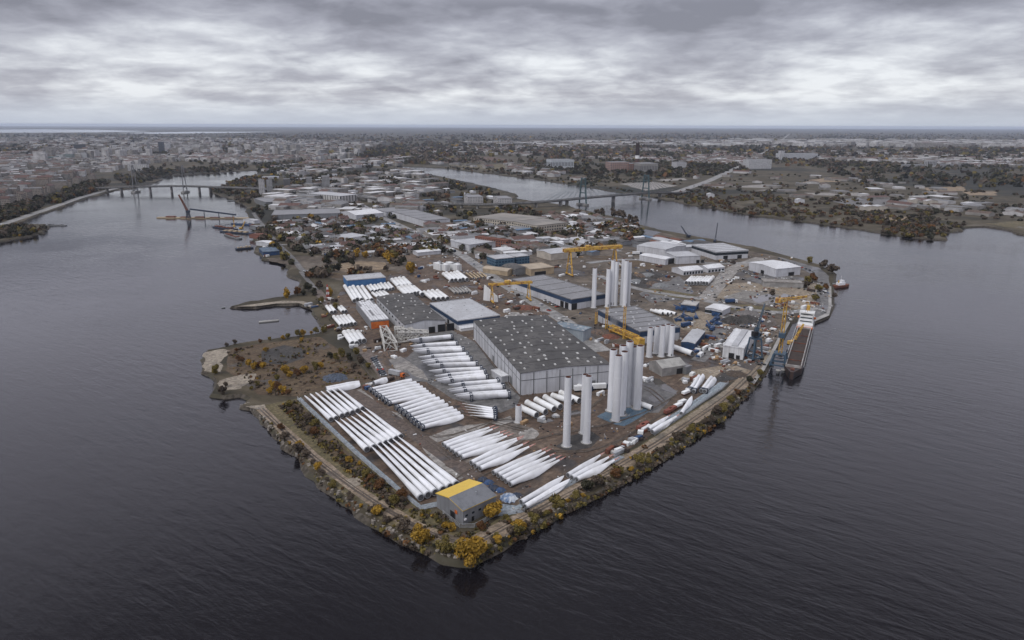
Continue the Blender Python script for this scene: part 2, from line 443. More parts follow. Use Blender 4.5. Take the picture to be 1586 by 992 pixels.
# --- ground covers
def dirt(name, c, wet, c3, sc=.05, rough=.85, wl=.55):
    m = bpy.data.materials.new(name); m.use_nodes = True
    t = m.node_tree; g = NT(t); b = t.nodes['Principled BSDF']
    b.inputs['Specular IOR Level'].default_value = .4
    v = g.n('ShaderNodeTexCoord').outputs['Object']
    a = g.noise(v, sc, 7, .65, .8); a2 = g.noise(v, sc*7, 5, .6); w = g.noise(v, sc*.55, 5, .55, 1)
    mp = g.n('ShaderNodeMapping'); mp.vector_type = 'TEXTURE'; mp.inputs['Rotation'].default_value = (0, 0, R(50)); mp.inputs['Scale'].default_value = (22, 1, 1); t.links.new(v, mp.inputs[0])
    tr = g.noise(mp.outputs[0], .55, 3)
    x = g.mix(g.step(a, .38, .64), c, c3)
    x = g.mix(g.math('MULTIPLY', g.step(tr, .5, .66), .45), x, tuple(q*.6 for q in c))
    k = g.step(w, wl, wl+.10)
    x = g.mix(k, x, wet)
    f2 = g.noise(v, .9, 5, .7)
    x = g.mix(.75, x, g.ramp(a2, [(.32, .22), (.68, .74)]), 'OVERLAY')
    x = g.mix(.5, x, g.ramp(f2, [(.35, .25), (.65, .72)]), 'OVERLAY')
    t.links.new(x, b.inputs['Base Color'])
    t.links.new(g.math('MULTIPLY_ADD', k, -.45, rough), b.inputs['Roughness'])
    return m
YARD = dirt('yard_dirt', (.074, .049, .035), (.031, .025, .022), (.118, .086, .063))
ASPH = dirt('wet_asphalt', (.105, .102, .102), (.06, .059, .061), (.14, .135, .133), .04, .75)
ROADM = dirt('road_asphalt', (.20, .195, .192), (.15, .147, .147), (.24, .235, .23), .03, .8)
SAND = dirt('pale_sand', (.205, .175, .14), (.10, .085, .068), (.27, .235, .19), .06, .95, .60)
SANDD = dirt('trodden_sand', (.19, .155, .115), (.10, .085, .065), (.25, .21, .165), .07, .95, .56)
SCRUB = dirt('brown_scrub', (.072, .048, .030), (.042, .032, .022), (.10, .072, .044), .06, .95, .56)
GRASSM = dirt('autumn_grass', (.085, .072, .036), (.055, .046, .026), (.125, .10, .055), .08, .95, .56)
FIELD = dirt('stubble_field', (.20, .15, .10), (.15, .115, .08), (.23, .175, .12), .02, .95, .6)
CONCM = dirt('concrete_hardstand', (.20, .185, .17), (.12, .11, .10), (.26, .245, .23), .05, .8, .58)
BLUEG = dirt('pale_blue_gravel', (.20, .235, .265), (.14, .17, .20), (.25, .28, .31), .15, .7, .58)
COAL = dirt('dark_spoil', (.035, .033, .032), (.022, .022, .022), (.055, .05, .047), .1, .9, .6)
PUD = mat('standing_water', (.06, .055, .05), None, .06, .2, spec=.5)
S = sheet
S('industrial_ground', [(405, 400), (520, 395), (640, 370), (720, 345), (900, 352), (985, 352), (1110, 380), (1205, 398), (1280, 425), (1282, 470), (1230, 492), (1195, 540), (1170, 585), (1120, 590), (1060, 560), (900, 520), (640, 500), (545, 440)], dirt('mixed_ground', (.070, .054, .041), (.036, .031, .027), (.13, .107, .085), .02, .9, .56), .03, 8, 2)
S('yard', [(466, 618), (500, 606), (560, 597), (600, 578), (575, 548), (545, 505), (522, 462), (532, 440), (600, 430), (640, 408), (700, 398), (735, 405), (900, 520), (1000, 545), (1100, 480), (1185, 478), (1200, 505), (1178, 560), (1135, 590), (1060, 640), (1000, 680), (880, 755), (800, 795), (768, 800), (650, 785), (550, 700)], YARD, .06, 8, .8)
S('headland_scrub', [(352, 542), (402, 533), (495, 522), (530, 545), (560, 570), (580, 590), (505, 602), (462, 615), (400, 612), (385, 600), (350, 575)], SCRUB, .06)
S('burnt_ground', [(405, 545), (440, 535), (468, 540), (472, 555), (440, 566), (408, 562)], COAL, .09)
S('beach', [(318, 546), (345, 541), (358, 544), (343, 560), (343, 577), (316, 575), (318, 556)], SAND, .09, 2, 1.6)
S('beach', [(340, 590), (372, 581), (396, 579), (393, 589), (374, 602), (345, 606), (337, 603)], SAND, .09, 2, 2.0)
S('beach', [(380, 630), (410, 627), (412, 634), (395, 634)], SAND, .09, 4, .4)
S('beach', [(364, 475.3), (400, 470.5), (440, 466), (470, 467), (488, 475), (481, 477), (464, 470.2), (427, 470.8), (396, 475)], SAND, .09, 4, .3)
S('left_bank_grass', [(400, 630), (460, 618), (550, 700), (650, 788), (690, 815), (720, 830), (760, 812), (775, 800), (880, 757), (1000, 684), (1135, 596), (1170, 578), (1180, 572), (1165, 590), (1120, 636), (1060, 680), (940, 748), (870, 782), (795, 824), (746, 853), (712, 864), (668, 846), (600, 812), (546, 777), (492, 733), (440, 676)], GRASSM, .04, 8, 1)
S('scrub_strip', [(430, 628), (458, 622), (540, 702), (600, 752), (645, 790), (610, 786), (545, 735), (480, 675)], SCRUB, .09)
def road(name, pts, w, m, dz, px=True, wobble=0):
    NS[0] += 1; dz += NS[0]*.0012
    P = [Vector(G2(p)) if px else Vector(p) for p in pts]
    mb = MB(); ring = []
    # smooth the run a little
    Q = [P[0]]
    for a, b in zip(P[:-1], P[1:]):
        k = max(2, int((b-a).length/12))
        Q += [a+(b-a)*i/k for i in range(1, k+1)]
    for _ in range(3): Q = [Q[0]]+[(Q[i-1]+Q[i]*2+Q[i+1])/4 for i in range(1, len(Q)-1)]+[Q[-1]]
    for i, p in enumerate(Q):
        d = (Q[min(i+1, len(Q)-1)]-Q[max(i-1, 0)]).normalized(); n = Vector((-d.y, d.x))
        ww = w*(1+rnd.uniform(-wobble, wobble))
        ring += [(p.x+n.x*ww/2, p.y+n.y*ww/2, LAND+dz), (p.x-n.x*ww/2, p.y-n.y*ww/2, LAND+dz)]
    mb.add(ring, [(2*i+1, 2*i+3, 2*i+2, 2*i) for i in range(len(Q)-1)])
    ROADS.append([(q.x, q.y, w) for q in Q])
    return tag(mb.build(name, m), None, None, None, 'structure')
ROADS = []
TRACK = dirt('rutted_track', (.18, .138, .098), (.10, .08, .06), (.24, .19, .145), .1, .95, .57)
RUT = dirt('wheel_rut', (.07, .055, .044), (.05, .04, .034), (.09, .072, .06), .2, .9, .57)
lt = [(405, 634), (440, 668), (500.5, 722), (549, 758), (609, 798), (672, 832), (714, 842)]
rt = [(745, 838), (800, 806), (880, 768), (940, 733.5), (1037, 675.5), (1133.5, 610), (1180, 562)]
road('dirt_track', lt, 6, TRACK, .10, wobble=.2)
road('dirt_track', rt, 8.5, TRACK, .10, wobble=.2)
for l, off in ((lt, 1.0), (rt, 1.2)):
    for s_ in (-1, 1):
        road('wheel_rut', [(x+s_*off*2, y+s_*off*.9*(1 if l is lt else -1)*-1) for x, y in l], .9, RUT, .13, wobble=.4)
S('sand_strip', [(1004, 683), (1060, 648), (1120, 606), (1132, 602), (1118, 618), (1060, 655), (1014, 687)], SANDD, .12, 5, .5)
S('sand_strip', [(1135, 597), (1165, 575), (1182, 561), (1190, 540), (1197, 545), (1184, 566), (1158, 590), (1140, 601)], SANDD, .12, 5, .5)
S('sandy_clearing', [(536, 744), (552, 738), (576, 731), (574, 738), (566, 748), (545, 756)], SAND, .12, 2, 1.2)
S('sandy_clearing', [(695, 851), (715, 836), (738, 832), (730, 842), (712, 852)], SAND, .12, 2, 1.2)
S('perimeter_path', [(460, 619), (466, 616), (472, 622), (550, 695), (614, 751), (652, 783), (684, 776), (684, 784), (652, 791), (610, 757), (546, 701)], BLUEG, .12, 5, .15)
S('perimeter_path', [(768, 783), (775, 781), (800, 784), (815, 776), (880, 746), (960, 706), (968, 709), (880, 755), (812, 794), (780, 800), (768, 800)], BLUEG, .12, 5, .2)
S('perimeter_path', [(1005, 664), (1060, 631), (1115, 592), (1126, 594), (1118, 603), (1060, 643), (1012, 674)], BLUEG, .12, 5, .2)
# hardstands of the yard
S('hardstand', [(603, 582), (640, 545), (640, 522), (700, 512), (735, 530), (806, 616), (800, 630), (775, 640), (700, 618), (660, 592), (628, 590)], ASPH, .10, 6, .3)
S('hardstand', [(602, 558), (620, 552), (655, 575), (664, 590), (640, 583), (630, 573), (616, 577)], CONCM, .13, 5, .3)
S('hardstand', [(684, 693), (700, 686), (760, 662), (800, 656), (835, 668), (800, 690), (715, 722)], dirt('drying_mud', (.13, .11, .095), (.07, .06, .052), (.17, .145, .125), .09, .9), .09, 5, .6)
for pl in ([(647, 685), (660, 678), (700, 664), (760, 655), (742, 665), (690, 682), (663, 689), (690, 722), (720, 740), (712, 744), (680, 722)],
           [(803, 671), (824, 663), (835, 672), (828, 680), (806, 682)], [(757, 655), (790, 645), (797, 654), (775, 660)], [(603, 637), (617, 640), (634, 664), (630, 668), (612, 654)], [(536, 606), (560, 603), (583, 625), (586, 636), (566, 628)]):
    S('concrete_slab', pl, CONCM, .14, 2, .9)
S('hardstand', [(860, 692), (880, 676), (915, 668), (930, 678), (915, 694), (880, 700)], COAL, .12, 4, .5)
S('hardstand', [(990, 580), (1003, 588), (1050, 606), (1020, 640), (1005, 640), (992, 615)], ASPH, .10, 5, .6)
S('blue_gravel_pad', [(924, 646), (948, 634), (1004, 628), (1012, 636), (966, 661), (952, 658)], dirt('blue_gravel', (.07, .12, .17), (.05, .08, .11), (.10, .13, .16), .25, .8), .13, 4, .6)
for pl in ([(1008, 585), (1022, 588), (1045, 605), (1048, 612), (1030, 606), (1015, 598)], [(1003, 616), (1020, 612), (1030, 620), (1012, 624)], [(868, 640), (893, 636), (905, 640), (880, 646)], [(830, 650), (850, 648), (858, 653), (838, 657)],
           [(1190, 470), (1214, 455), (1240, 462), (1218, 470)], [(1160, 462), (1190, 456), (1205, 462), (1175, 470)], [(700, 640), (716, 636), (722, 641)], [(612, 590), (628, 586), (636, 589), (620, 594)]):
    S('puddle', pl, PUD, .17, 3, .5)
S('hardstand', [(1040, 487), (1085, 482), (1110, 492), (1100, 515), (1060, 512), (1045, 505)], SANDD, .10, 5, .4)
S('hardstand', [(1050, 590), (1066, 575), (1110, 568), (1150, 566), (1160, 575), (1120, 592), (1080, 585)], SANDD, .10, 5, .8)
S('spoil_ground', [(1105, 590), (1120, 578), (1150, 574), (1142, 588), (1118, 592)], COAL, .13, 4, .8)
S('waste_ground', [(1105, 462), (1130, 440), (1160, 438), (1240, 446), (1262, 440), (1275, 450), (1262, 480), (1235, 480), (1170, 466)], SANDD, .10, 6, 1)
S('waste_ground', [(1120, 462), (1150, 450), (1215, 458), (1240, 472), (1190, 474)], dirt('grey_mud', (.15, .14, .13), (.09, .085, .08), (.19, .18, .165), .05, .85), .13, 6, 1)
S('quay_yard', [(1120, 478), (1185, 478), (1203, 500), (1182, 555), (1165, 575), (1120, 560), (1108, 520)], dirt('quay_earth', (.075, .062, .055), (.05, .044, .042), (.10, .085, .075), .06, .85), .10, 6, .5)
S('parking', [(1155, 433), (1185, 423), (1245, 430), (1248, 444), (1182, 442)], ASPH, .10)
S('quay_apron', [(1205, 398), (1268, 415), (1284, 428), (1286, 470), (1282, 487), (1255, 497), (1238, 492), (1264, 470), (1266, 430)], ASPH, .12, 6, .3)
S('field', [(512, 409), (560, 405), (596, 407), (600, 416), (560, 423), (515, 420)], FIELD, .10)
S('field', [(600, 398), (640, 393), (690, 396), (660, 405), (610, 406)], dirt('ploughed_field', (.10, .07, .05), (.07, .05, .038), (.13, .095, .07), .03, .95), .10)
S('field', [(505, 424), (600, 418), (625, 425), (560, 430), (515, 432)], SCRUB, .12)
S('bank_grass', [(905, 398), (960, 396), (1000, 408), (1045, 414), (1040, 420), (990, 416), (940, 406)], SCRUB, .11, 6, 1)
S('scrap_yard', [(972, 424), (1010, 420), (1040, 428), (1036, 440), (1010, 450), (980, 442)], COAL, .11, 6, 1)
S('bank_grass', [(985, 448), (1012, 456), (1060, 464), (1080, 458), (1062, 455), (1020, 448)], GRASSM, .14, 6, 1)
S('bank_grass', [(1088, 476), (1150, 472), (1230, 480), (1262, 474), (1262, 482), (1180, 486)], GRASSM, .11, 6, 1)
S('field', [(990, 455), (1020, 440), (1052, 428), (1062, 436), (1075, 452), (1060, 464), (1010, 470)], ASPH, .12)
# fields and bare lots on the far bank
for pl, m in (([(1255, 279), (1290, 275), (1320, 277), (1300, 282), (1240, 284)], FIELD), ([(1130, 290), (1180, 286), (1222, 288), (1190, 292)], CONCM), ([(1170, 295), (1210, 293), (1216, 297)], CONCM), ([(1245, 299), (1335, 299), (1336, 304), (1260, 303)], CONCM), ([(1430, 291), (1490, 289), (1500, 296), (1440, 297)], FIELD), ([(1290, 312), (1330, 306), (1400, 309), (1440, 318), (1330, 322)], ASPH),
              ([(1360, 337), (1405, 336), (1410, 344), (1370, 343)], FIELD), ([(1525, 346), (1586, 343), (1640, 352), (1640, 362), (1556, 352)], GRASSM), ([(960, 285), (1010, 282), (1050, 288), (1000, 296)], CONCM), ([(1016, 279), (1060, 276), (1065, 279), (1030, 281)], CONCM), ([(1490, 297), (1540, 297), (1545, 303), (1500, 303)], FIELD), ([(690, 256), (820, 254), (848, 262), (760, 264)], GRASSM), ([(620, 249), (760, 243), (790, 248), (680, 253)], mat('heath', (.11, .065, .05), (.07, .05, .04), .95, .01))):
    S('far_field', pl, m, .10, 10, 1)

MAINROAD = [(560, 318), (600, 341), (640, 359), (715, 395), (774, 437), (845, 480), (880, 500), (912, 530), (935, 545)]
road('main_road', MAINROAD, 13, ROADM, .18)
road('verge', [(x+8, y+1) for x, y in MAINROAD[2:6]], 3, CONCM, .16)
road('coast_road', [(392, 330), (398, 338), (426, 374), (449, 396), (463, 412), (466, 420), (478, 422), (490, 420)], 6.5, ASPH, .18)
road('coast_road', [(466, 421), (471, 428), (480, 438), (490, 450)], 5, ASPH, .15)
road('yard_road', [(490, 450), (520, 485), (545, 520), (570, 552), (585, 565), (600, 588)], 9, dirt('brown_road', (.115, .09, .078), (.07, .06, .055), (.14, .115, .10), .06, .85), .15)
road('yard_road', [(520, 600), (540, 604), (568, 622), (612, 653), (660, 685), (705, 718), (738, 742)], 9, dirt('mud_road', (.085, .063, .052), (.055, .045, .04), (.10, .078, .066), .06, .8), .12)
road('concrete_road', [(1092, 466), (1108, 446), (1128, 423), (1140, 414), (1180, 400)], 16, CONCM, .16)
road('site_road', [(1092, 464), (1000, 452), (960, 440), (920, 425)], 9, ROADM, .16)
road('site_road', [(1092, 466), (1150, 480), (1215, 488), (1262, 478)], 9, ROADM, .16)
road('site_road', [(1080, 560), (1105, 540), (1115, 515), (1120, 490)], 10, ASPH, .16)
road('site_road', [(910, 408), (960, 402), (1040, 404), (1120, 410), (1200, 404)], 10, ROADM, .16)
road('site_road', [(715, 395), (760, 380), (830, 368), (905, 372), (960, 390)], 9, ROADM, .16)
road('site_road', [(640, 359), (560, 372), (480, 378), (430, 380)], 7, ROADM, .16)
road('embankment_road', [(-60, 396-28), (0, 349), (76, 323.5), (126, 306), (161, 296.5), (185, 291)], 16, ROADM, .16)
road('motorway', [(1040, 299), (1051, 297), (1097, 281), (1152, 255.6), (1195, 230.4), (1223, 207.7)], 24, ROADM, .3)

S('quay_walkway', [(1168, 596), (1184, 574.5), (1195, 554.5), (1211, 523.5), (1224, 500), (1219, 499), (1206, 522), (1190, 553), (1179, 572), (1163, 593)], CONC, .2, 9, .01)
S('quay_walkway', [(1238, 494.4), (1260, 499.5), (1284, 489.5), (1288, 475), (1287.5, 444), (1283, 444), (1283, 474), (1280, 486), (1260, 495), (1240, 491)], CONC, .2, 9, .01)

for k, l in enumerate(([(700, 748), (730, 722), (800, 690), (850, 672), (930, 664), (1000, 642), (1075, 596)], [(592, 604), (625, 645), (676, 690), (720, 668), (790, 640), (840, 655), (920, 640)], [(820, 772), (880, 728), (950, 690), (1010, 652), (1085, 606), (1125, 572)], [(735, 742), (780, 726), (845, 690), (885, 705), (930, 700), (985, 668)],
        [(660, 596), (700, 640), (760, 655), (815, 668)], [(560, 560), (590, 600), (640, 664), (700, 712)], [(905, 640), (935, 612), (985, 590), (1010, 605), (1030, 625)], [(740, 530), (800, 612), (830, 622), (920, 612), (990, 602)], [(1100, 560), (1130, 570), (1160, 556), (1185, 520), (1195, 500)], [(690, 500), (640, 480), (700, 470), (780, 470), (850, 500)])):
    for s_ in (-1, 1): road('wheel_rut', [(x+s_*2.6, y-s_*1.2) for x, y in l], .8, RUT, .19, wobble=.5)

# ================================================================== measuring helpers
_inv = camo.matrix_world.inverted()
def proj(v):
    q = _inv @ Vector(v); return (W/2 + FPX*q.x/-q.z, HH/2 - FPX*q.y/-q.z)
def height_at(base, top_y):
    """real height of an upright thing whose foot and top are seen at these pixels"""
    b = G(*base); lo, hi = 0, 158
    for _ in range(40):
        m = (lo+hi)/2
        if proj((b.x, b.y, b.z+m))[1] > top_y: lo = m
        else: hi = m
    return lo
def lattice(mb, a, b, w, n, r=.12, w2=None, m=0):
    """square lattice girder from a to b"""
    a, b = Vector(a), Vector(b); d = (b-a).normalized(); w2 = w2 or w
    u = d.cross(Vector((0, 0, 1))); u = u.normalized() if u.length > 1e-3 else Vector((1, 0, 0)); k = u.cross(d)
    def cor(f, i):
        ww = (w+(w2-w)*f)/2; s1, s2 = ((-1,-1),(1,-1),(1,1),(-1,1))[i % 4]
        return a+(b-a)*f+u*s1*ww+k*s2*ww
    for i in range(4):
        mb.bar(cor(0, i), cor(1, i), r*1.6, m=m)
        for j in range(n):
            mb.bar(cor(j/n, i+j % 2), cor((j+1)/n, i+(j+1) % 2), r, m=m)

# ================================================================== WIND TURBINE BLADES
TIPRED = mat('faded_red_tip', (.30, .10, .08), (.42, .25, .22), .6, .5)
def blade_rings(secs, L, r, n=14, tw0=48, tw1=18):
    rings = []
    for s, ch, th in secs:
        c = ch*r*2; tk = c*th; tw = R(tw0+(tw1-tw0)*s)
        off = -(c-2*r)*.36 if s < .6 else -(c-2*r)*.30
        ring = []
        for i in range(n):
            a = 2*math.pi*i/n
            y = math.cos(a)*c/2; z = math.sin(a)*tk/2
            if th < .95: z *= .35+.65*((y/(c/2)+1)/2)**.6
            y += off
            yy = y*math.cos(tw)-z*math.sin(tw); zz = y*math.sin(tw)+z*math.cos(tw)
            ring.append((s*L, yy, zz+r+.9*r*s*.25))
        rings.append(ring)
    return rings
LONG = [(.012, 1, 1), (.05, 1, 1), (.15, 1.0, .97), (.28, 1.08, .84), (.42, 1.26, .62), (.54, 1.42, .48), (.65, 1.46, .42), (.75, 1.30, .36), (.84, .98, .32), (.91, .66, .30), (.96, .4, .3), (1, .1, .4)]
TIPPED = [(.012, 1, 1), (.05, 1, 1), (.13, 1.04, .9), (.24, 1.30, .66), (.35, 1.52, .5), (.45, 1.48, .42), (.56, 1.22, .36), (.68, .86, .34), (.78, .56, .34), (.87, .36, .36), (.94, .25, .4), (1, .08, .5)]
SHORT = [(.015, 1, 1), (.12, 1.0, 1), (.3, 1.08, .9), (.48, 1.3, .66), (.64, 1.48, .5), (.78, 1.42, .42), (.9, 1.24, .38), (.97, 1.05, .38), (1, .8, .38)]
def make_blade(name, secs, L, r, tip=False, cat='turbine blade', tw=(48, 18)):
    root = thing(name, None, cat)
    rg = blade_rings(secs, L, r, 14, *tw)
    k = len(rg)-2 if tip else len(rg)
    MB().loft(rg[:k], True).build('shell', WHITE, root, 50)
    if tip: MB().loft(rg[k-1:], True).build('tip_marking', TIPRED, root, 50)
    rr = MB(); n = 18   # root flange: a ring of grey steel round a dark bore
    o1 = [(-.05, r*1.03*math.cos(2*math.pi*i/n), r+r*1.03*math.sin(2*math.pi*i/n)) for i in range(n)]
    o2 = [(L*.013, y, z) for _, y, z in o1]
    i1 = [(-.05, y*.80, r+(z-r)*.80) for _, y, z in o1]
    rr.loft([o2, o1, i1], False)
    fl = rr.build('root_flange', GALV, root, 40)
    MB().loft([i1, [(.5, y*.98, r+(z-r)*.98) for _, y, z in i1]], True).build('bore', BORE, fl)
    return root
blade_long = make_blade('turbine_blade', LONG, 58, 1.38, tw=(52, 26))
blade_edge = make_blade('turbine_blade', LONG, 58, 1.38, tw=(84, 66))
blade_red = make_blade('turbine_blade', TIPPED, 36, 1.2, True, tw=(55, 25))
blade_short = make_blade('turbine_blade', SHORT, 34, 1.25, tw=(70, 40))
def make_frame():
    f = MB()
    w, h = 3.0, 3.1
    for x in (-.7, .7):
        for y in (-w/2, w/2): f.bar((x, y, 0), (x, y, h), .3)
        f.bar((x, -w/2, .15), (x, w/2, .15), .35); f.bar((x, -w/2, h), (x, w/2, h), .3)
        f.bar((x, -w/2, .2), (x, w/2, h), .18)
    for y in (-w/2, w/2):
        for z in (.15, h): f.bar((-.7, y, z), (.7, y, z), .3)
        f.bar((-.7, y, .2), (.7, y, h), .18)
    return tag(f.build('transport_frame', NAVY), None, 'transport frame')
frame_proto = make_frame()
def blades(proto, L0, pairs, phrase, group, sec=1.0, frames=None, fphrase=None, jit=.4):
    for i, (a, b) in enumerate(pairs):
        A, B = G(*a, LAND+1.2), G(*b, LAND+1.2)
        d = B-A; rz = math.atan2(d.y, d.x)
        place(proto, 'white turbine blade, '+phrase.format(ORD[i]), (A.x, A.y, LAND+.55), rz, group, (d.length/L0, sec*rnd.uniform(.96, 1.04), sec))
        for f in (frames or ()):
            p = A+d*f
            w = 'root' if f < .5 else 'tapered'
            place(frame_proto, 'navy frame at %s end of %s blade, %s' % (w, ORD[i], fphrase), (p.x, p.y, LAND+.15), rz, 'frames holding the blades', (1, sec, sec))
blades(blade_long, 58, [((652,774),(576,694)), ((663,770),(584,690.5)), ((674,766),(592,688)), ((686,761.5),(600,685.5)), ((697,757),(608,682)), ((707,753),(617,679))],
       '{} from the fence in the row ending beside the yellow-roofed shed', 'long blades in the fenced field', 1.14)
blades(blade_long, 58, [((568.7,699),(521,654)), ((579,695.5),(529,652)), ((589,692),(537.5,650)), ((598,688.5),(545.5,647.5)), ((606,685.5),(553,643)), ((614,682),(560.5,638.5)), ((621,679),(567,635))],
       '{} from the fence in the middle row of the long field', 'long blades in the fenced field', 1.1)
blades(blade_short, 34, [((513,652),(474,617)), ((521,650),(482.5,614)), ((530,646),(491,612)), ((538,643.5),(499.5,610)), ((546,641),(508,608.5)), ((554,638),(516,606.5)), ((562,635),(525,604.5))],
       '{} from the fence in the far row of the long field', 'long blades in the fenced field', 1.1)
blades(blade_short, 34, [((572,605),(638,590)), ((577,608.5),(645,594)), ((581,612),(650,597.5)), ((586,615),(655,601)), ((591,619),(660,604.5)), ((596,622.5),(664,608)), ((601,626),(668,612))],
       '{} from the back in the stack beside the far mud road', 'racked blades beside the mud road', .86, (.03,), 'stack beside the far mud road')
blades(blade_short, 34, [((613,633),(674,615)), ((619,637.5),(681,619)), ((625,642),(688,623.5)), ((631,646.5),(694,629))],
       '{} from the back in the upper half of the middle stack', 'racked blades beside the mud road', .98, (.03,), 'upper half of middle stack')
blades(blade_short, 34, [((636,652),(702,634)), ((641,656),(708,638)), ((646,660),(713,642)), ((652,664),(718,647))],
       '{} from the back in the lower half of the middle stack', 'racked blades beside the mud road', .98, (.03,), 'lower half of middle stack')
blades(blade_red, 36, [((768,636),(709,626)), ((769,639),(713,631)), ((769,642),(716,635.5)), ((769,645.5),(719,640)), ((769,648.5),(722,645))],
       '{} from the back in the fan pointing at the middle stack', 'blades fanned out by the warehouse', .95, (.03,), 'fan beside middle stack')
dl = [((701,524),(631,532)), ((709,535),(635,541)), ((719,545),(641,549)), ((725,552),(648,558.5)), ((731,560),(655,567)), ((740,567),(662,571)), ((747,575),(664,580)), ((752,580),(673,588)), ((755,587),(677,596)), ((773,594.5),(694,602)), ((781,603),(696,612)), ((790,614),(706,620))]
blades(blade_edge, 58, dl, '{} from the lattice frames in the column along the warehouse', 'blades in the column along the warehouse', 1.38, (.02, .72), 'column along the warehouse')
blades(blade_edge, 58, [((a[0]-5, a[1]-3.4), (b[0]-3, b[1]-3.2)) for a, b in (dl[2], dl[4], dl[8], dl[10], dl[11])], '{} from the lattice frames, hidden twin by the warehouse', 'blades in the column along the warehouse', 1.25)
blades(blade_red, 36, [((686,690),(769,661.5)), ((690,693.5),(774,664.5)), ((696,697.5),(786,670)), ((702,701.5),(791,672.5)), ((708,705.5),(797,675)), ((714.5,710),(813,678.5))],
       '{} from the back in the upper red-tipped group', 'red-tipped blades on the mud', 1.0)
blades(blade_red, 36, [((729.5,719),(812,680.5)), ((736,723.5),(821,687.5)), ((743,728),(831,691))], '{} from the back in the middle red-tipped trio', 'red-tipped blades on the mud', 1.03)
blades(blade_red, 36, [((764,734),(850,696)), ((771,738),(856,698.5)), ((777,742.5),(862,705)), ((783,747),(872,708.5)), ((790,752),(878,711)), ], '{} from the back in the lower red-tipped group', 'red-tipped blades on the mud', .98)
blades(blade_red, 36, [((879.5,738),(938,704)), ((885.6,741.6),(952,707)), ((893,744.5),(961,712))], '{} from the yard in the trio beside the shore path', 'blades along the shore path', .98)
blades(blade_long, 58, [((807,780),(875,741)), ((813,787),(884,746))], '{} from the yard in the slim pair lying on blue gravel', 'blades along the shore path', .88)
blades(blade_red, 36, [((1004,666),(1040,645)), ((1010,670),(1054,644))], '{} from the yard in the pair on the far blue path', 'blades along the shore path', .9)
blades(blade_long, 58, [((1055,642),(1073,616))], 'single one lying beside the red wagons', 'blades along the shore path', .8)
blades(blade_short, 34, [((1068,606),(1084,584)), ((1074,608),(1090,583)), ((1086,607),(1103,586)), ((1091,608),(1108,588))], '{} from the left in the dark-framed rack by the shore', 'racked blades by the shore', 1.0, (.05,), 'rack by the shore')
blades(blade_short, 34, [((505,604),(557,595)), ((506,607),(558,598))], '{} from the back on the slab heading the long field', 'blades at the head of the long field', 1.1)
blades(blade_short, 34, [((579,596),(600,590))], 'short one on the slab by the row of parked cars', 'blades at the head of the long field', 1.2)

# ================================================================== TOWER SECTIONS
def make_tower(hh=36, r0=1.95, r1=1.8):
    root = thing('tower_section', None, 'tower section')
    n = 28; m = MB(); rings = []
    for f in (0, .012, .0121, .33, .331, .336, .337, .66, .661, .666, .667, 1):
        k = 1.03 if f <= .012 or f in (.331, .336, .661, .666) else 1
        r = (r0+(r1-r0)*f)*k
        rings.append([(r*math.cos(2*math.pi*i/n), r*math.sin(2*math.pi*i/n), f*hh) for i in range(n)])
    m.loft(rings, False).build('shell', TOWERW, root, 40)
    t = MB(); 
    a = [(r1*1.0*math.cos(2*math.pi*i/n), r1*math.sin(2*math.pi*i/n), hh) for i in range(n)]
    b = [(x*.86, y*.86, hh) for x, y, _ in a]; c = [(x, y, hh-2.5) for x, y, _ in b]
    t.loft([a, b], False).build('top_flange', GALV, root)
    MB().loft([b, c], False).add(c, [tuple(range(n))]).build('bore', RUST, root)
    MB().tube((0, 0, .0), (0, 0, .12), r0*1.5, n=20).build('foot_plate', CONC, root)
    MB().box((0, -r0*.995, 1.9), (.9, .12, 2.2)).build('door', GREYP, root)
    return root
tower = make_tower()
def towers(lst, phrase, group, wide=1.0):
    for i, (b, ty) in enumerate(lst):
        p = G(*b); h = height_at(b, ty)
        place(tower, phrase.format(ORD[i]), (p.x, p.y, LAND+.14), rnd.uniform(0, 6), group, (wide, wide, h/36))
towers([((877.3,691), 584.5), ((908,685.5), 583), ((904,671), 580.5)], 'tall white tower tube standing alone on dark spoil, {} from the viewer\'s left path', 'tubes standing in the yard', 1.0)
for o_, l_ in zip([o for o in col.objects if o.get('group') == 'tubes standing in the yard'], ('tall white tower tube standing alone, nearest the red-tipped blades', 'tall white tower tube standing just in front of a hidden twin', 'tall white tower tube half hidden behind its near twin')): o_['label'] = l_
towers([((803,654), 628)], 'short white tower tube standing on a concrete slab by the lying tubes', None, .95)
towers([((946,636.5), 542), ((953.5,652), 551), ((962.7,643), 545), ((960.5,633), 535.6), ((970.5,629), 529.6), ((977,626), 537.6), ((986.5,633), 536)], 'tall white tower tube on the blue gravel pad, {} from the left', 'tubes clustered on the blue gravel', 1.16)
towers([((1005,553), 508), ((1015.6,547.5), 506), ((1024,552.5), 504.6), ((1032,546), 503), ((1038.5,551.5), 504.6)], 'white tower tube by the navy-banded hall, {} from the left in its row', 'tubes beside the navy-banded hall', 1.03)
towers([((919.3,477), 416), ((940.5,476), 417), ((947,474), 403.5), ((952.5,474), 405.5), ((963,473), 401.5), ((967,476), 404.5), ((972,474), 406.5)], 'white tower tube behind the grey hall roof, {} from the left', 'tubes behind the grey hall', 1.08)
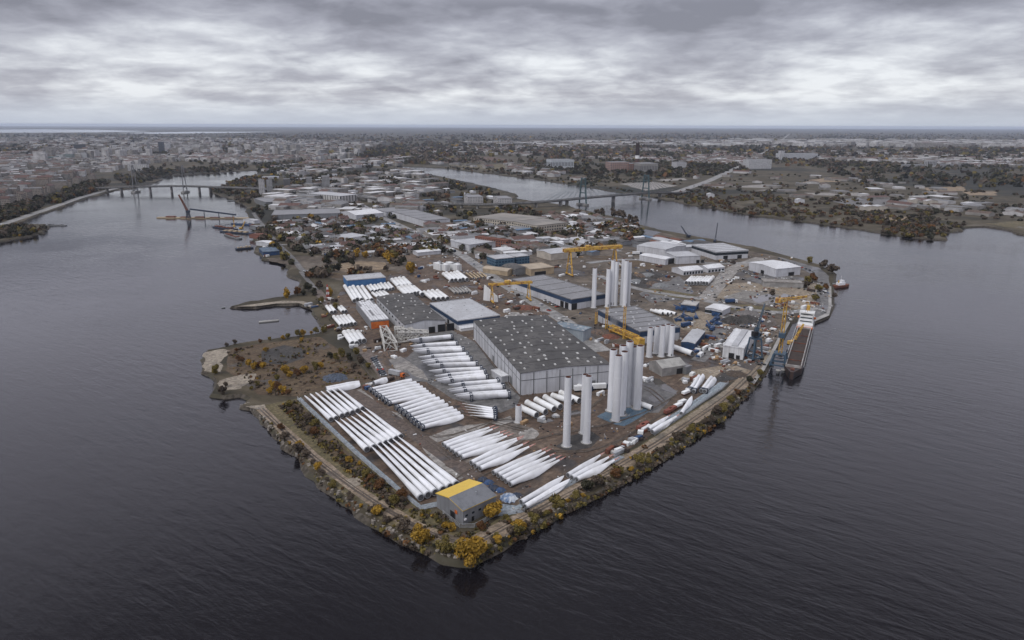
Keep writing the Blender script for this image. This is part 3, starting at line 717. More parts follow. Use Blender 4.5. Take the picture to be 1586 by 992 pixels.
def make_lying(L=16, r=1.9):
    root = thing('tower_section', None, 'tower section'); n = 24
    MB().loft([[(x, r*math.cos(2*math.pi*i/n)*k, r+r*math.sin(2*math.pi*i/n)*k) for i in range(n)] for x, k in ((0, 1.03), (.25, 1.03), (.26, 1), (L-.26, .96), (L-.25, 1), (L, 1))], False).build('shell', WHITE2, root, 40)
    for x, s in ((0, 1), (L, -1)):
        a = [(x, r*1.03*math.cos(2*math.pi*i/n), r+r*1.03*math.sin(2*math.pi*i/n)) for i in range(n)]
        b = [(x, y*.80, r+(z-r)*.80) for _, y, z in a]
        MB().loft([a, b], False).build('end_flange', GALV, root)
        MB().loft([b, [(x+s*1.2, y, z) for _, y, z in b]], True).build('bore', BORE, root)
    for x in (3, L-3): MB().bx(x-.4, x+.4, -1.3, 1.3, -.35, .25).build('cradle', TIMBER, root)
    return root
lying = make_lying()
def tubes(pairs, phrase, group, wide=1.0):
    for i, (a, b) in enumerate(pairs):
        A, B = G(*a), G(*b); d = B-A
        place(lying, phrase.format(ORD[i]), (A.x, A.y, LAND+.45), math.atan2(d.y, d.x), group, (d.length/16, wide, wide))
tubes([((831,649),(806,636.5)), ((845,644),(816,629)), ((858,639.5),(830,624.5)), ((868,636),(844,620.5)), ((887,628),(855,618)), ((897,626.5),(868,613.5))], 'white tower tube lying in front of the warehouse, {} from the left', 'tubes lying before the warehouse', .95)
tubes([((903,606),(893,601.5)), ((912,605),(899,600))], 'stubby white tube beside the warehouse trailer, {} from the left', 'stubby tubes by the trailer', .85)
tubes([((1072,553),(1030,538))], 'long white tube lying beyond the row of five standing tubes', None, 1.05)
tubes([((1010,637),(991,630))], 'short white tube lying at the edge of the blue gravel pad', None, .8)
def grid_tubes(x0, n, dx, y0, dy, vx, vy, phrase, group, wide=1.0):
    L = []
    for i in range(n):
        j, k = rnd.uniform(-.10, .06), rnd.uniform(-.06, .10)
        L.append(((x0+i*dx+vx*(1+j), y0+i*dy+vy*(1+j)), (x0+i*dx+vx*k, y0+i*dy+vy*k)))
    tubes(L, phrase, group, wide*.84)
grid_tubes(656, 4, 7, 456, -.6, 16, 12, 'white tube in the row of four behind the pale-roofed hall, {} from the left', 'tubes stored beyond the halls', 1.25)
grid_tubes(640, 1, 5, 448, 0, 14, 12, 'white tube lying alone beside the row of four, {} from there', 'tubes stored beyond the halls', 1.3)
grid_tubes(687, 5, 5.5, 428, -.6, 14, 11, 'white tube in the row of five under the orange tree, {} from the left', 'tubes stored beyond the halls', 1.3)
grid_tubes(607, 4, 6, 437, -.6, 12, 12, 'white tube in the upper row beyond the dark-roofed hall, {} from the left', 'tubes stored beyond the halls', 1.4)
grid_tubes(617, 4, 6, 449, -.6, 14, 12, 'white tube in the lower row beyond the dark-roofed hall, {} from the left', 'tubes stored beyond the halls', 1.4)
grid_tubes(569, 7, 5.4, 446, -.7, 8, 9, 'slim white tube in the row before the blue shed, {} from the left', 'tubes stored beyond the halls', 1.0)
grid_tubes(577, 4, 6, 457, -.5, 9, 7, 'slim white tube in the short row before the blue shed, {} from the left', 'tubes stored beyond the halls', .95)
grid_tubes(535, 3, 6, 448, -.4, 14, 22, 'slim white tube in the long rack beside the field road, {} from the left', 'tubes stored beyond the halls', 1.15)
grid_tubes(555, 2, 7, 449, -.4, 14, 20, 'slim white tube in the inner rack beside the field road, {} from the left', 'tubes stored beyond the halls', 1.15)
grid_tubes(506, 2, 6, 478, -.4, 8, 10, 'white tube in the rack on grass by the inlet, {} from the left', 'tubes stored by the inlet', 1.0)
grid_tubes(523, 2, 5, 478, -.4, 8, 8, 'white tube in the small rack nearest the pylon path, {} from the left', 'tubes stored by the inlet', .9)
grid_tubes(517, 5, 5.5, 494, -.5, 12, 14, 'white tube in the lower rack by the inlet, {} from the left', 'tubes stored by the inlet', .95)
grid_tubes(534, 4, 6.4, 520, -.7, 12, 17, 'thick white tube in the rack by the scrub, {} from the left', 'tubes stored by the inlet', 1.25)
grid_tubes(696, 6, 5, 469-20, -.3, 10, 8, 'grey weathered pipe in the rack behind the pale-roofed hall, {} from the left', 'weathered pipes', .7)
grid_tubes(722, 5, 5.4, 425, -.4, 12, 9, 'tan pipe in the rack beside the main road, {} from the left', 'tan pipes', .6)
for o in list(col.objects):
    gname = o.get('group')
    if gname in ('weathered pipes', 'tan pipes'):
        for ch in (KIDS.get(o.name) or [c for c in o.children]):
            if ch.name.startswith('shell'):
                ch.material_slots[0].link = 'OBJECT'; ch.material_slots[0].material = CONC if gname[0] == 'w' else TAN
grid_tubes(1071, 8, 4.6, 434, 0, -9, 9, 'white plastic-wrapped tube on the far lot, {} from the left', 'wrapped tubes on the far lot', 1.3)
grid_tubes(1008, 4, 7, 484, .3, 18, 5, 'white tube beyond the navy-banded hall, {} from the left', 'tubes beyond the navy-banded hall', .9)

# ================================================================== BUILDINGS
FOOT = []          # footprints kept clear of scattered houses and trees
def building(name, label, A, B, C, h, wall, roof, kind='flat', rh=1.5, cat='warehouse', band=None, trim=None, over=.35, doors=(), windows=(), vents=None, bays=0, group=None, px=True):
    """A left, B near, C right corner of the footprint; local x runs B to C, y runs B to A"""
    if px: A, B, C = (Vector((*G2(p), 0)) for p in (A, B, C))
    u = (C-B); lc = u.length; u.normalize()
    v = A-B; v -= u*v.dot(u); la = v.length
    FOOT.append([tuple((B+u*i+v*j)[:2]) for i, j in ((0, 0), (lc, 0), (lc, 1), (0, 1))])
    root = thing(name, label, cat, (B.x, B.y, LAND), math.atan2(u.y, u.x), group)
    MB().bx(0, lc, 0, la, 0, h).build('wall', wall, root)
    r = MB(); o = over
    if kind == 'flat':
        r.bx(-o, lc+o, -o, la+o, h+.01, h+.35)
        for x0, x1, y0, y1 in ((-o, lc+o, -o, -o+.4), (-o, lc+o, la+o-.4, la+o), (-o, -o+.4, -o+.4, la+o-.4), (lc+o-.4, lc+o, -o+.4, la+o-.4)): r.bx(x0, x1, y0, y1, h+.352, h+.8)
        zf = lambda x, y: h+.35
    elif kind == 'gx':      # ridge along x
        prof = [(-o, h+.02), (la/2, h+rh), (la+o, h+.02), (la+o, h+.3), (la/2, h+rh+.3), (-o, h+.3)]
        r.loft([[(x, p, q) for p, q in prof] for x in (-o, lc+o)])
        zf = lambda x, y: h+.3+rh*(1-abs(y-la/2)/(la/2+o))
        g_ = MB()
        for x in (.003, lc-.003): g_.add([(x, 0, h), (x, la, h), (x, la/2, h+rh-.02)], [(0, 1, 2)])
        g_.build('gable', wall, root)
    elif kind == 'gy':
        prof = [(-o, h+.02), (lc/2, h+rh), (lc+o, h+.02), (lc+o, h+.3), (lc/2, h+rh+.3), (-o, h+.3)]
        r.loft([[(p, y, q) for p, q in prof] for y in (-o, la+o)])
        zf = lambda x, y: h+.3+rh*(1-abs(x-lc/2)/(lc/2+o))
        g_ = MB()
        for y in (.003, la-.003): g_.add([(0, y, h), (lc, y, h), (lc/2, y, h+rh-.02)], [(0, 1, 2)])
        g_.build('gable', wall, root)
    elif kind == 'barrel':  # vault along y
        n = 10; top = [(lc/2-(lc/2+o)*math.cos(math.pi*i/n), h+rh*math.sin(math.pi*i/n)) for i in range(n+1)]
        prof = top+[(p, q-.25) for p, q in reversed(top)]
        r.loft([[(p, y, q) for p, q in prof] for y in (-o, la+o)])
        zf = lambda x, y: h+rh*math.sqrt(max(0, 1-((x-lc/2)/(lc/2+o))**2))
        g_ = MB()
        for y in (.003, la-.003): g_.add([(p, y, q-.25) for p, q in top], [tuple(range(n+1))])
        g_.build('gable', wall, root)
    ro = r.build('roof', roof, root)
    if band:
        m, bh, z0 = band
        b = MB()
        for x0, x1, y0, y1 in ((-.12, lc+.12, -.12, -.005), (-.12, -.005, 0, la), (lc+.005, lc+.12, 0, la), (-.12, lc+.12, la+.005, la+.12)): b.bx(x0, x1, y0, y1, z0, z0+bh)
        b.build('cladding_band', m, root)
    if trim:
        nx, ny, m = trim
        t_ = MB(); z1 = h if not band else band[2]
        for i in range(nx+1):
            x = lc*i/nx; t_.bx(x-.3, x+.3, -.14, -.006, 0, z1)
        for j in range(1, ny+1):
            y = la*j/ny; t_.bx(-.14, -.006, y-.3, y+.3, 0, z1)
        t_.bx(-.12, lc, -.11, -.004, h*.66, h*.66+.4); t_.bx(-.11, -.004, 0, la, h*.66, h*.66+.4)
        t_.build('pilaster', m, root)
    for side, s, w, dh, m in doors:
        d = MB()
        if side == 'c': d.bx(s-w/2, s+w/2, -.08, -.003, .02, dh)
        else: d.bx(-.08, -.003, s-w/2, s+w/2, .02, dh)
        d.build('door', m, root)
        f = MB()
        for q0, q1, z0, z1 in ((s-w/2-.2, s-w/2, .02, dh+.2), (s+w/2, s+w/2+.2, .02, dh+.2), (s-w/2, s+w/2, dh, dh+.2)):
            if side == 'c': f.bx(q0, q1, -.16, -.002, z0, z1)
            else: f.bx(-.16, -.002, q0, q1, z0, z1)
        f.build('door_frame', GREYP, root)
    for side, n, z, w, wh in windows:
        for i in range(n):
            L_ = lc if side == 'c' else la; s = L_*(i+.5)/n; d = MB()
            if side == 'c': d.bx(s-w/2, s+w/2, -.07, -.003, z, z+wh)
            else: d.bx(-.07, -.003, s-w/2, s+w/2, z, z+wh)
            d.build('window', GLASS, root)
    if vents:
        nx, ny, w, l, m, jit = vents
        for i in range(nx):
            for j in range(ny):
                if rnd.random() < .12: continue
                x = lc*(i+.5+rnd.uniform(-jit, jit))/nx; y = la*(j+.5+rnd.uniform(-jit, jit))/ny
                z = zf(x, y)
                k = rnd.uniform(.75, 1.2)
                MB().add([(x-w*k/2, y-l*k/2, z-.3), (x+w*k/2, y-l*k/2, z-.3), (x+w*k/2, y+l*k/2, z-.3), (x-w*k/2, y+l*k/2, z-.3), (x-w*k*.4, y-l*k*.4, z+.5), (x+w*k*.4, y-l*k*.4, z+.5), (x+w*k*.4, y+l*k*.4, z+.5), (x-w*k*.4, y+l*k*.4, z+.5)],
                         [(0,1,5,4),(1,2,6,5),(2,3,7,6),(3,0,4,7),(4,5,6,7)]).build('skylight', m, root)
    if bays:   # low seams / parapets that cross the roof
        for i in range(1, bays):
            y = la*i/bays
            for x0, x1 in ((0, lc/2), (lc/2, lc)):
                MB().bar((x0, y, zf(x0, y)+.05), (x1, y, zf(x1, y)+.05), .5, .25).build('roof_seam', ROOFD, root)
    root['_lc'] = lc; root['_la'] = la
    return root
SKYL = mat('milky_skylight', (.48, .48, .47), (.34, .34, .33), .4, .5)

# --- the shed with the half yellow roof at the point
b = building('gabled_shed', 'grey sheet-clad shed whose roof is half bright yellow, at the tip of the yard', (682, 784), (717.5, 814), (768, 790), 6.6, GREYW, YELROOF, 'gx', 2.0, 'shed',
             doors=[('a', 7, 3.2, 3.4, DARK), ('c', 5, 1.2, 2.2, DARK)], windows=[('c', 5, 3.4, 1.3, .9)])
lc, la = b['_lc'], b['_la']
MB().add([(-.36, -.36, 6.93), (lc+.36, -.36, 6.93), (lc+.36, la/2, 8.92), (-.36, la/2, 8.92)], [(0, 1, 2, 3)]).build('grey_roof_slope', ribbed('slate_sheet', (.14, .145, .16), (.10, .105, .115), 1.1), b)
MB().box((-.2, 4.5, 4.2), (.12, 1.6, 1.6)).build('orange_notice', ORANGE, b)
m_ = MB(); m_.bx(.4, 1.4, -.6, -.1, 2.2, 2.9); m_.build('air_unit', WHITE2, b)
m_ = MB(); m_.tube((lc*.6, la*.25, 7.6), (lc*.6, la*.25, 9.6), .25); m_.build('flue', GALV, b)

# --- the great warehouse
b = building('big_warehouse', 'huge white-walled warehouse with dark felt roof dotted with skylights', (727, 526), (806, 613), (944, 597.5), 14.2, WALLW, ROOFD, 'gy', 1.5, 'warehouse', trim=(7, 14, GREYP),
             doors=[('a', 20, 4.5, 5, GREYP), ('a', 62, 4.5, 5, GREYP), ('c', 47, 4, 4.5, GREYP)], vents=(6, 12, 1.35, 2.4, SKYL, .26), bays=8)
building('lean_to', 'low white lean-to against the near left flank of the great warehouse', (765, 583), (777, 594), (787, 592), 4, WALLW, ROOFW, 'flat', 1, 'annex', px=True)
building('side_annex', 'blue-grey flat annex at the far right corner of the great warehouse', (872, 512), (903, 530), (915, 524), 8, ribbed('bluegrey_wall', (.3, .34, .38), (.22, .26, .3), 1), mat('bluegrey_roof', (.20, .25, .29), (.12, .15, .18), .6, .1), 'flat', 1, 'annex', vents=(2, 5, 1.5, 2.5, ROOFL, .3))
# --- neighbours
building('dark_roofed_hall', 'long hall with dark felt roof and white gable with black doorways', (596, 475), (627, 521), (690, 513.5), 9, WALLW, ROOFD, 'gy', 2.2, 'hall',
         doors=[('c', 30, 6, 6, DARK), ('c', 37.5, 6, 6, DARK), ('c', 22, 5, 5, DARK)], vents=(4, 8, 1.1, 2.0, SKYL, .4), bays=4, windows=[('a', 9, 5.5, 4, 1.6)])
b = building('pale_roofed_hall', 'pale flat-roofed hall with a navy band round its eaves', (679, 482), (709, 512), (774, 503), 7.5, WALLW, ROOFL, 'flat', 1, 'hall', band=(BAND, 3.2, 4.4), doors=[('a', 20, 4, 4, DARK)], vents=(3, 4, .8, .8, GALV, .4))
building('tilt_canopy', 'white sloping canopy lying in front of the pale-roofed hall', (712, 508), (714, 514), (762, 507), 2.2, WHITE2, ROOFW, 'gx', 1.2, 'canopy')
building('navy_banded_hall', 'large grey-roofed hall with navy band along its main road side', (817, 444), (885, 481), (937, 472), 9.5, WALLW, ROOFM, 'flat', 1.2, 'hall', band=(BAND, 4, 5.9), doors=[('c', 3, 6, 6, DARK), ('a', 7, 5, 5.5, DARK), ('a', 14, 5, 5.5, DARK)], vents=(4, 6, .9, .9, GALV, .4), bays=5)
b = building('grey_hall', 'grey-roofed hall with navy gable band behind the twin yellow lattice', (915.5, 499), (990, 533.5), (1052, 526), 9.5, WALLW, ROOFM, 'flat', 1.2, 'hall', band=(BAND, 4, 5.6), trim=(4, 8, GREYP), vents=(3, 6, 1, 1.6, ROOFW, .4), bays=6)
building('blue_shed', 'long bright blue shed at the far edge of the tube yard', (537, 437), (538.5, 445), (597.5, 440), 6.5, BLUE, ROOFL, 'flat', 1, 'shed', vents=(8, 1, 1, 1, GALV, .3))
b = building('tarped_stack_shed', 'long grey shed with an orange tarpaulin end, its roof laid with white strips', (551, 480), (575, 511), (603, 508), 6.5, GREYW, ROOFM, 'flat', 1, 'shed')
lc, la = b['_lc'], b['_la']
MB().bx(.15, lc-.15, -.2, -.02, .6, 6.2).build('orange_tarpaulin', ORANGE, b)
for i in range(7):
    x = lc*(i+.5)/7
    y0 = 0
    while y0 < la-6:
        l = rnd.uniform(9, 22); l = min(l, la-y0)
        if rnd.random() < .85: MB().bx(x-.9, x+.9, y0+.3, y0+l-.3, 7, 7.5+rnd.uniform(0, .5)).build('roof_strip', ROOFW, b)
        y0 += l
building('tent_shed', 'weathered grey tarpaulin shed beyond the tube cluster', (1009, 572), (1025, 584), (1062, 578), 5.5, mat('grey_tarp', (.26, .25, .24), (.18, .175, .17), .7, .2), mat('grey_tarp_roof', (.30, .295, .28), (.22, .215, .205), .7, .2), 'gx', 3, 'shed', doors=[('c', 14, 5, 4, DARK)], over=.1)
building('tent_annex', 'dark grey annex on the right of the tarpaulin shed', (1055, 574), (1062, 581), (1070, 579), 5, GREYP, ROOFM, 'flat', 1, 'annex')
b = building('white_quay_shed', 'white ribbed shed with stepped roof beside the navy quay crane', (1138, 527), (1119, 553.5), (1150.5, 558.5), 11, WALLW, ROOFW, 'flat', 1, 'shed', px=True, doors=[('c', 7, 3, 4, DARK), ('c', 13, 3.4, 3, DARK)]) if False else None
b = building('white_quay_shed', 'white ribbed shed with raised roof strip beside the navy quay crane', (1119, 553), (1150.5, 558.5), (1167, 531), 8.5, ribbed('white_ribs', (.60, .61, .63), (.45, .45, .46), 3.2), ROOFW, 'flat', 1, 'shed', doors=[('a', 8, 3.5, 4, DARK), ('a', 3.5, 2.4, 3, DARK)])
lc, la = b['_lc'], b['_la']
MB().bx(1, lc-1, la*.33, la*.62, 8.9, 9.9).build('roof_strip', ROOFL, b)
building('low_blue_hall', 'navy hall with pale cranked roof beside the white quay shed', (1059, 536), (1075, 544), (1091, 524), 5.5, BLUED, ROOFL, 'gx', .8, 'hall', band=(BAND, 2, 3))
building('machine_shed', 'long low white shed behind the blue machinery', (1091, 486), (1118, 490.5), (1131, 484), 5, WALLW, ROOFW, 'gx', .8, 'shed', windows=[('a', 6, 1, 3, 2.6)])
building('machine_canopy', 'pale canopy roof over the blue machinery', (1056, 479), (1077, 483), (1082, 477), 5, BLUED, CONCP, 'flat', 1, 'canopy')
# --- the far right lots
building('white_shore_hall', 'plain white-roofed hall near the outer shore road', (1162, 418.5), (1201, 430), (1239, 426), 9, WALLW, ROOFW, 'gx', 1.5, 'hall', doors=[('c', 22, 8, 4, DARK), ('a', 20, 5, 4, DARK)])
building('shore_wall_store', 'long grey concrete store with open top beside the white-roofed hall', (1180, 440), (1182, 444.5), (1244, 447), 5, CONC, CONCM, 'flat', 1, 'store')
building('grey_shore_hall', 'broad grey-roofed hall with dark glazed front by the water', (1071, 391), (1108, 403), (1158, 400), 9.5, WALLW, ROOFL, 'flat', 1, 'hall', band=(GLASS, 3.2, 5.4), doors=[('c', 14, 6, 4.5, DARK), ('c', 34, 6, 4.5, DARK)], bays=5, vents=(3, 5, 1.5, 2, ROOFW, .3))
building('white_ribbed_hall', 'long white hall with grey ribbed roof behind the yellow gantry', (991, 389), (1030, 397), (1062, 390), 8, WALLW, ROOFL, 'gy', 1.5, 'hall')
building('low_ribbed_hall', 'white low hall with a gaping yellow-lined doorway', (994, 403), (1030, 411), (1044, 408), 6.5, WALLW, ROOFW, 'gy', 1.2, 'hall', doors=[('c', 12, 12, 6, DARK)])
building('white_box_hall', 'plain white box hall next to the yellow-lined doorway', (1046, 401), (1047, 409.5), (1084, 408), 8.5, WALLW, ROOFL, 'flat', 1, 'hall', doors=[('c', 34, 4, 4, DARK), ('c', 28, 4, 4, DARK)])
building('tent_hall', 'white tent-like hall with many dark openings, left of its twin', (1043, 421), (1058, 427), (1089, 424), 4.5, WALLW, ROOFW, 'gx', 2.5, 'tent', windows=[('c', 7, .5, 2.5, 2.8)])
building('tent_hall', 'white tent-like hall beside the concrete road, right of its twin', (1083, 418), (1096, 423), (1122, 420), 4.5, WALLW, ROOFW, 'gx', 2.5, 'tent', windows=[('c', 5, .5, 3, 2.4)])
# --- up the main road
building('glazed_office', 'blue glazed office with pale flat roof on the main road', (760, 408), (768, 414), (797, 411), 9, facade('blue_glass_front', (.05, .11, .17), (.02, .05, .09), 4, 3.5, .7, .6), ROOFL, 'flat', 1, 'office')
building('glazed_office', 'blue glazed office with pale flat roof, nearer the gantry crane', (797, 405), (800, 410.5), (820, 408), 9, facade('blue_glass_front', (.05, .11, .17), (.02, .05, .09), 4, 3.5, .7, .6), ROOFL, 'flat', 1, 'office')
building('tan_hall', 'tan hall with arched front by the main road', (808, 420), (822, 428), (858, 424), 7, TAN, mat('tan_roof', (.36, .30, .23), None, .8, .1), 'flat', 1, 'hall', doors=[('c', 12, 14, 4, DARK)])
building('black_roofed_store', 'low store with black rounded roof beside the tan hall', (785, 419), (797, 427), (822, 424), 5, GREYP, ROOFD, 'barrel', 3, 'store')
building('tan_shed', 'tan shed with curved end along the main road', (770, 416), (786, 428), (795, 425), 5, TAN, mat('tan_roof', (.36, .30, .23), None, .8, .1), 'barrel', 2, 'shed')
building('cream_long_hall', 'cream hall with pale sloping roof behind the gantry leg', (840, 397), (853, 404), (893, 399), 8, CREAM, ROOFL, 'gx', 1.5, 'hall')
building('grey_depot', 'pale grey depot roof beside the main road crossing', (711, 381), (727, 389.5), (768, 384), 8, WALLW, ROOFL, 'flat', 1, 'depot', vents=(3, 4, 1.2, 1.2, ROOFW, .4), doors=[('c', 10, 5, 4, DARK), ('c', 22, 5, 4, DARK), ('c', 34, 5, 4, DARK)])
building('brick_block', 'long red brick block with dark windows beside the grey depot', (764, 374), (785, 386.5), (792, 385), 11, facade('brick_front', (.22, .09, .06), bay=4, storey=3.6), RUST, 'flat', 1, 'factory')
building('cream_works', 'very long cream factory with rounded end and low flat roof, left half', (761, 341), (806, 354), (850, 346), 9, facade('cream_front', (.42, .38, .32), bay=5, storey=4.5), mat('works_roof', (.24, .22, .20), (.17, .16, .15), .85, .02), 'flat', 1, 'factory')
building('cream_works', 'very long cream factory with rounded end and low flat roof, right half', (807, 352), (832, 360.5), (880, 355), 10, facade('cream_front', (.42, .38, .32), bay=5, storey=4.5), mat('works_roof', (.24, .22, .20), (.17, .16, .15), .85, .02), 'flat', 1, 'factory')
building('white_tent_hall', 'large white humped hall near the middle road', (542, 334), (552, 341), (594, 337), 8, WALLW, ROOFW, 'gx', 4, 'hall')
building('white_block', 'white block with grey roof beyond the humped hall', (587, 330), (598, 336), (637, 333), 8, WALLW, ROOFM, 'flat', 1, 'hall')
building('grey_roof_works', 'large dark roofed works with white front along the main road', (632, 335), (658, 352), (697, 349), 10, WALLW, ROOFM, 'flat', 1, 'factory', bays=4, windows=[('c', 6, 3, 5, 2)])
building('long_grey_hall', 'long low grey-roofed hall behind the orchard houses', (420, 333), (421, 341), (527, 338), 8, GREYW, ROOFM, 'flat', 1, 'hall')
building('long_white_store', 'long white store with row of doors in front of the brown field', (481, 385), (483, 391), (533, 388), 5, WALLW, ROOFL, 'flat', 1, 'store', windows=[('c', 9, .6, 3, 2.4)])
building('grey_low_depot', 'low pale roofed depot among dark trees', (530, 370), (540, 376.5), (570, 372), 6, WALLW, ROOFL, 'flat', 1, 'depot')
building('striped_blocks', 'pale humped block row by the viaduct', (524, 305), (528, 315), (555, 312), 14, facade('pale_block', (.46, .45, .44), bay=8, storey=20, ww=.25, wh=.9), ROOFL, 'flat', 1, 'block')
building('dark_terminal', 'dark flat terminal building near the tower blocks', (409, 314), (412, 321), (437, 319.5), 9, GREYP, ROOFM, 'flat', 1, 'terminal')
# apartment houses on the island and far bank
def flats(label, A, B, C, top, wallc, st=3, bay=3.4, roof=None, name='apartment_block', ww=.5):
    h = height_at(B, top); b_ = G(*B); b_.z = 0; wid = 1.12*(C[0]-A[0])/ppm(*B); fr = (C[0]-B[0])/(C[0]-A[0]); a = R(14)
    lc = wid*fr/math.cos(a); la = max(9, min(wid*(1-fr)/math.sin(a), wid*.9))
    return building(name, label, b_+Vector((-math.sin(a), math.cos(a), 0))*la, b_, b_+Vector((math.cos(a), math.sin(a), 0))*lc, h, facade('block_front', wallc, (.10, .10, .11), bay, st, ww, .5), roof or ROOFM, 'flat', 1, 'apartment block', over=.05, px=False)
PALE = (.42, .41, .41); GREYB = (.27, .27, .275)
flats('grey tower block by the river, leftmost of the cluster by the bridge', (397, 303), (402, 305.5), (409, 305), 279, PALE)
flats('grey tower block by the river, right behind the leftmost one', (409, 300), (414, 302), (421, 301.5), 280, GREYB)
flats('dark brown tower block standing between grey towers on the island', (436, 293), (440, 295), (448, 294.5), 278, (.09, .085, .085))
flats('slim dark grey tower block, left of the broad pair on the island', (470, 289), (475, 291), (482, 290.5), 275.5, GREYB)
flats('broad grey tower block, rightmost of the island towers', (489, 288), (499, 290.5), (509, 290), 274, GREYB)
flats('pale slab of flats beside the viaduct, left of two', (710.5, 315), (725, 319), (746, 318.5), 306, PALE)
flats('pale slab of flats beside the viaduct, right of two', (753, 316), (772, 323), (791, 324), 308, PALE)
flats('tall white slab of flats beside the motorway', (1156, 258), (1160, 262), (1194, 261), 248, (.5, .5, .51), 3, 5)
flats('long white slab of flats with a taller left end, beyond the motorway', (1208, 246), (1212, 247.5), (1266, 246), 238.5, (.48, .49, .52), 3, 6)
flats('pale lift tower on the long white slab', (1207, 246), (1208.5, 247.8), (1214, 247.5), 234, (.52, .52, .54), 3, 9)
flats('pale grey silo block standing alone in dark woods', (1435, 257), (1437, 259.5), (1450, 259), 249.5, (.36, .36, .37), 30, 7)
flats('long low factory wing left and right of the pale silo block', (1400, 257), (1402, 259.6), (1498, 258.5), 255.5, (.30, .30, .31), 5, 7)
flats('white office cube with a mast beyond the power station', (1044, 260), (1048, 263), (1062, 262.5), 252, (.48, .48, .5), 3, 5)
flats('pale blue grain silo hall under a yellow conveyor', (848, 258), (854, 261), (886, 260.5), 248, (.42, .45, .48), 30, 6)
flats('pinkish brick boiler house of the power station', (941, 263), (946, 266), (972, 265), 252, (.30, .20, .17), 6, 8)
flats('grey turbine hall of the power station', (985, 264), (992, 267.5), (1017, 267), 254, (.24, .23, .22), 30, 6)
flats('rust brown filter house at the foot of the tall chimney', (968, 263), (974, 266), (988, 265), 254, (.20, .11, .085), 8, 8)
flats('white riverside slab behind the far bridge on the city bank', (195, 261), (198, 265), (222, 264), 255.5, (.5, .5, .5), 3, 6)
for l, px_, b_, t_, c_ in (('slim dark glass tower in the far city, tallest on the left', (113, 127), 242, 224, (.035, .04, .05)), ('short dark tower right of the tallest city tower', (128, 139), 242, 232, (.05, .05, .055)), ('white office block in the city, leftmost of its row', (86, 97), 250, 240, (.5, .52, .52)), ('teal glass block in front of the city towers', (72, 85), 251, 243, (.10, .17, .17)),
                           ('green-grey glass block in the city row', (99, 111), 250, 239, (.2, .25, .25)), ('pale block with slim fins in the city row', (125, 134), 251, 237, (.42, .43, .44)), ('broad pale hotel block in the city row', (139, 158), 248, 237, (.42, .42, .42)),
                           ('dark blue glass tower in the far right part of the city', (245, 253), 241, 220, (.05, .06, .08)), ('pale sail-shaped tower in the far city', (257, 263), 236, 223, (.45, .46, .48)), ('grey spire-topped tower in the city', (228, 232), 240, 221, (.25, .25, .26)), ('white pair block in the far city', (283, 291), 238, 229, (.5, .5, .5))):
    flats(l, (px_[0], b_-2), (px_[0]+(px_[1]-px_[0])*.25, b_), (px_[1], b_-1), t_, c_, 3.6, 4, name='city_tower')

# --- chimney
p = G(986, 263); h = height_at((986, 263), 222)
r_ = thing('power_station_chimney', 'tall red-brown power station chimney with a pale ring and dark top', 'chimney', (p.x, p.y, LAND))
SOOT = mat('sooty_brick', (.032, .018, .016), (.022, .014, .013), .9, .1)
MB().tube((0, 0, 0), (0, 0, h*.42), 9.5, 8.2, 20).build('shaft', mat('old_brick', (.10, .055, .045), (.07, .04, .035), .9, .1), r_)
MB().tube((0, 0, h*.42), (0, 0, h*.54), 8.2, 7.8, 20).build('pale_ring', WHITE2, r_)
MB().tube((0, 0, h*.54), (0, 0, h), 7.8, 6.6, 20).build('dark_top', SOOT, r_)

# ================================================================== CRANES
def gantry(label, P, Q, top, girder=2.6, spread=7, over=6, legw=1.1):
    p, q = G(*P), G(*Q); h = height_at(P, top)
    d = (q-p); L = d.length; rz = math.atan2(d.y, d.x)
    r = thing('gantry_crane', label, 'gantry crane', (p.x, p.y, LAND+.2), rz)
    m = MB()
    for s in (-1, 1): m.bx(-over, L+over, s*1.6-girder*.25, s*1.6+girder*.25, h-girder, h)
    for i in range(int((L+2*over)/4)): m.bx(-over+i*4, -over+i*4+.3, -1.2, 1.2, h-girder*.7, h-girder*.4)
    gd = m.build('girder', YEL, r)
    rail = MB()
    for s in (-1, 1):
        y = s*(1.6+girder*.25)
        for i in range(int((L+2*over)/3)+1): rail.bar((-over+3*i, y, h), (-over+3*i, y, h+1.1), .1)
        rail.bar((-over, y, h+1.1), (L+over, y, h+1.1), .1)
    rail.build('railing', YEL, gd)
    for x in (0, L):
        for s in (-1, 1):
            MB().bar((x, s*spread, 1.2), (x, s*1.5, h-girder), legw).build('leg', YEL, r)
        MB().bx(x-.6, x+.6, -spread-2, spread+2, .7, 1.7).build('sill_beam', YEL, r)
        for s in (-1, 1):
            MB().bx(x-.5, x+.5, s*spread-1.8, s*spread+1.8, .1, .7).build('bogie', DARK, r)
        MB().bar((x, -spread*.62, h*.42), (x, spread*.62, h*.42), legw*.6).build('leg_tie', YEL, r)
    MB().bx(L*.35, L*.35+5, -2.4, 2.4, h+.1, h+2.2).build('trolley', YEL, r)
    MB().bx(L*.15, L*.15+2, 2.4, 4.2, h-girder-2.4, h-girder).build('cab', GLASS, r)
    return r
gantry('yellow gantry crane spanning the tube yard beyond the pale-roofed hall', (762, 469), (819, 465), 440, 1.8, 5, 3, .75)
gantry('large yellow gantry crane towering behind the navy-banded hall', (882, 427), (951, 421), 385.5, 3.5, 7, 8, 1.15)

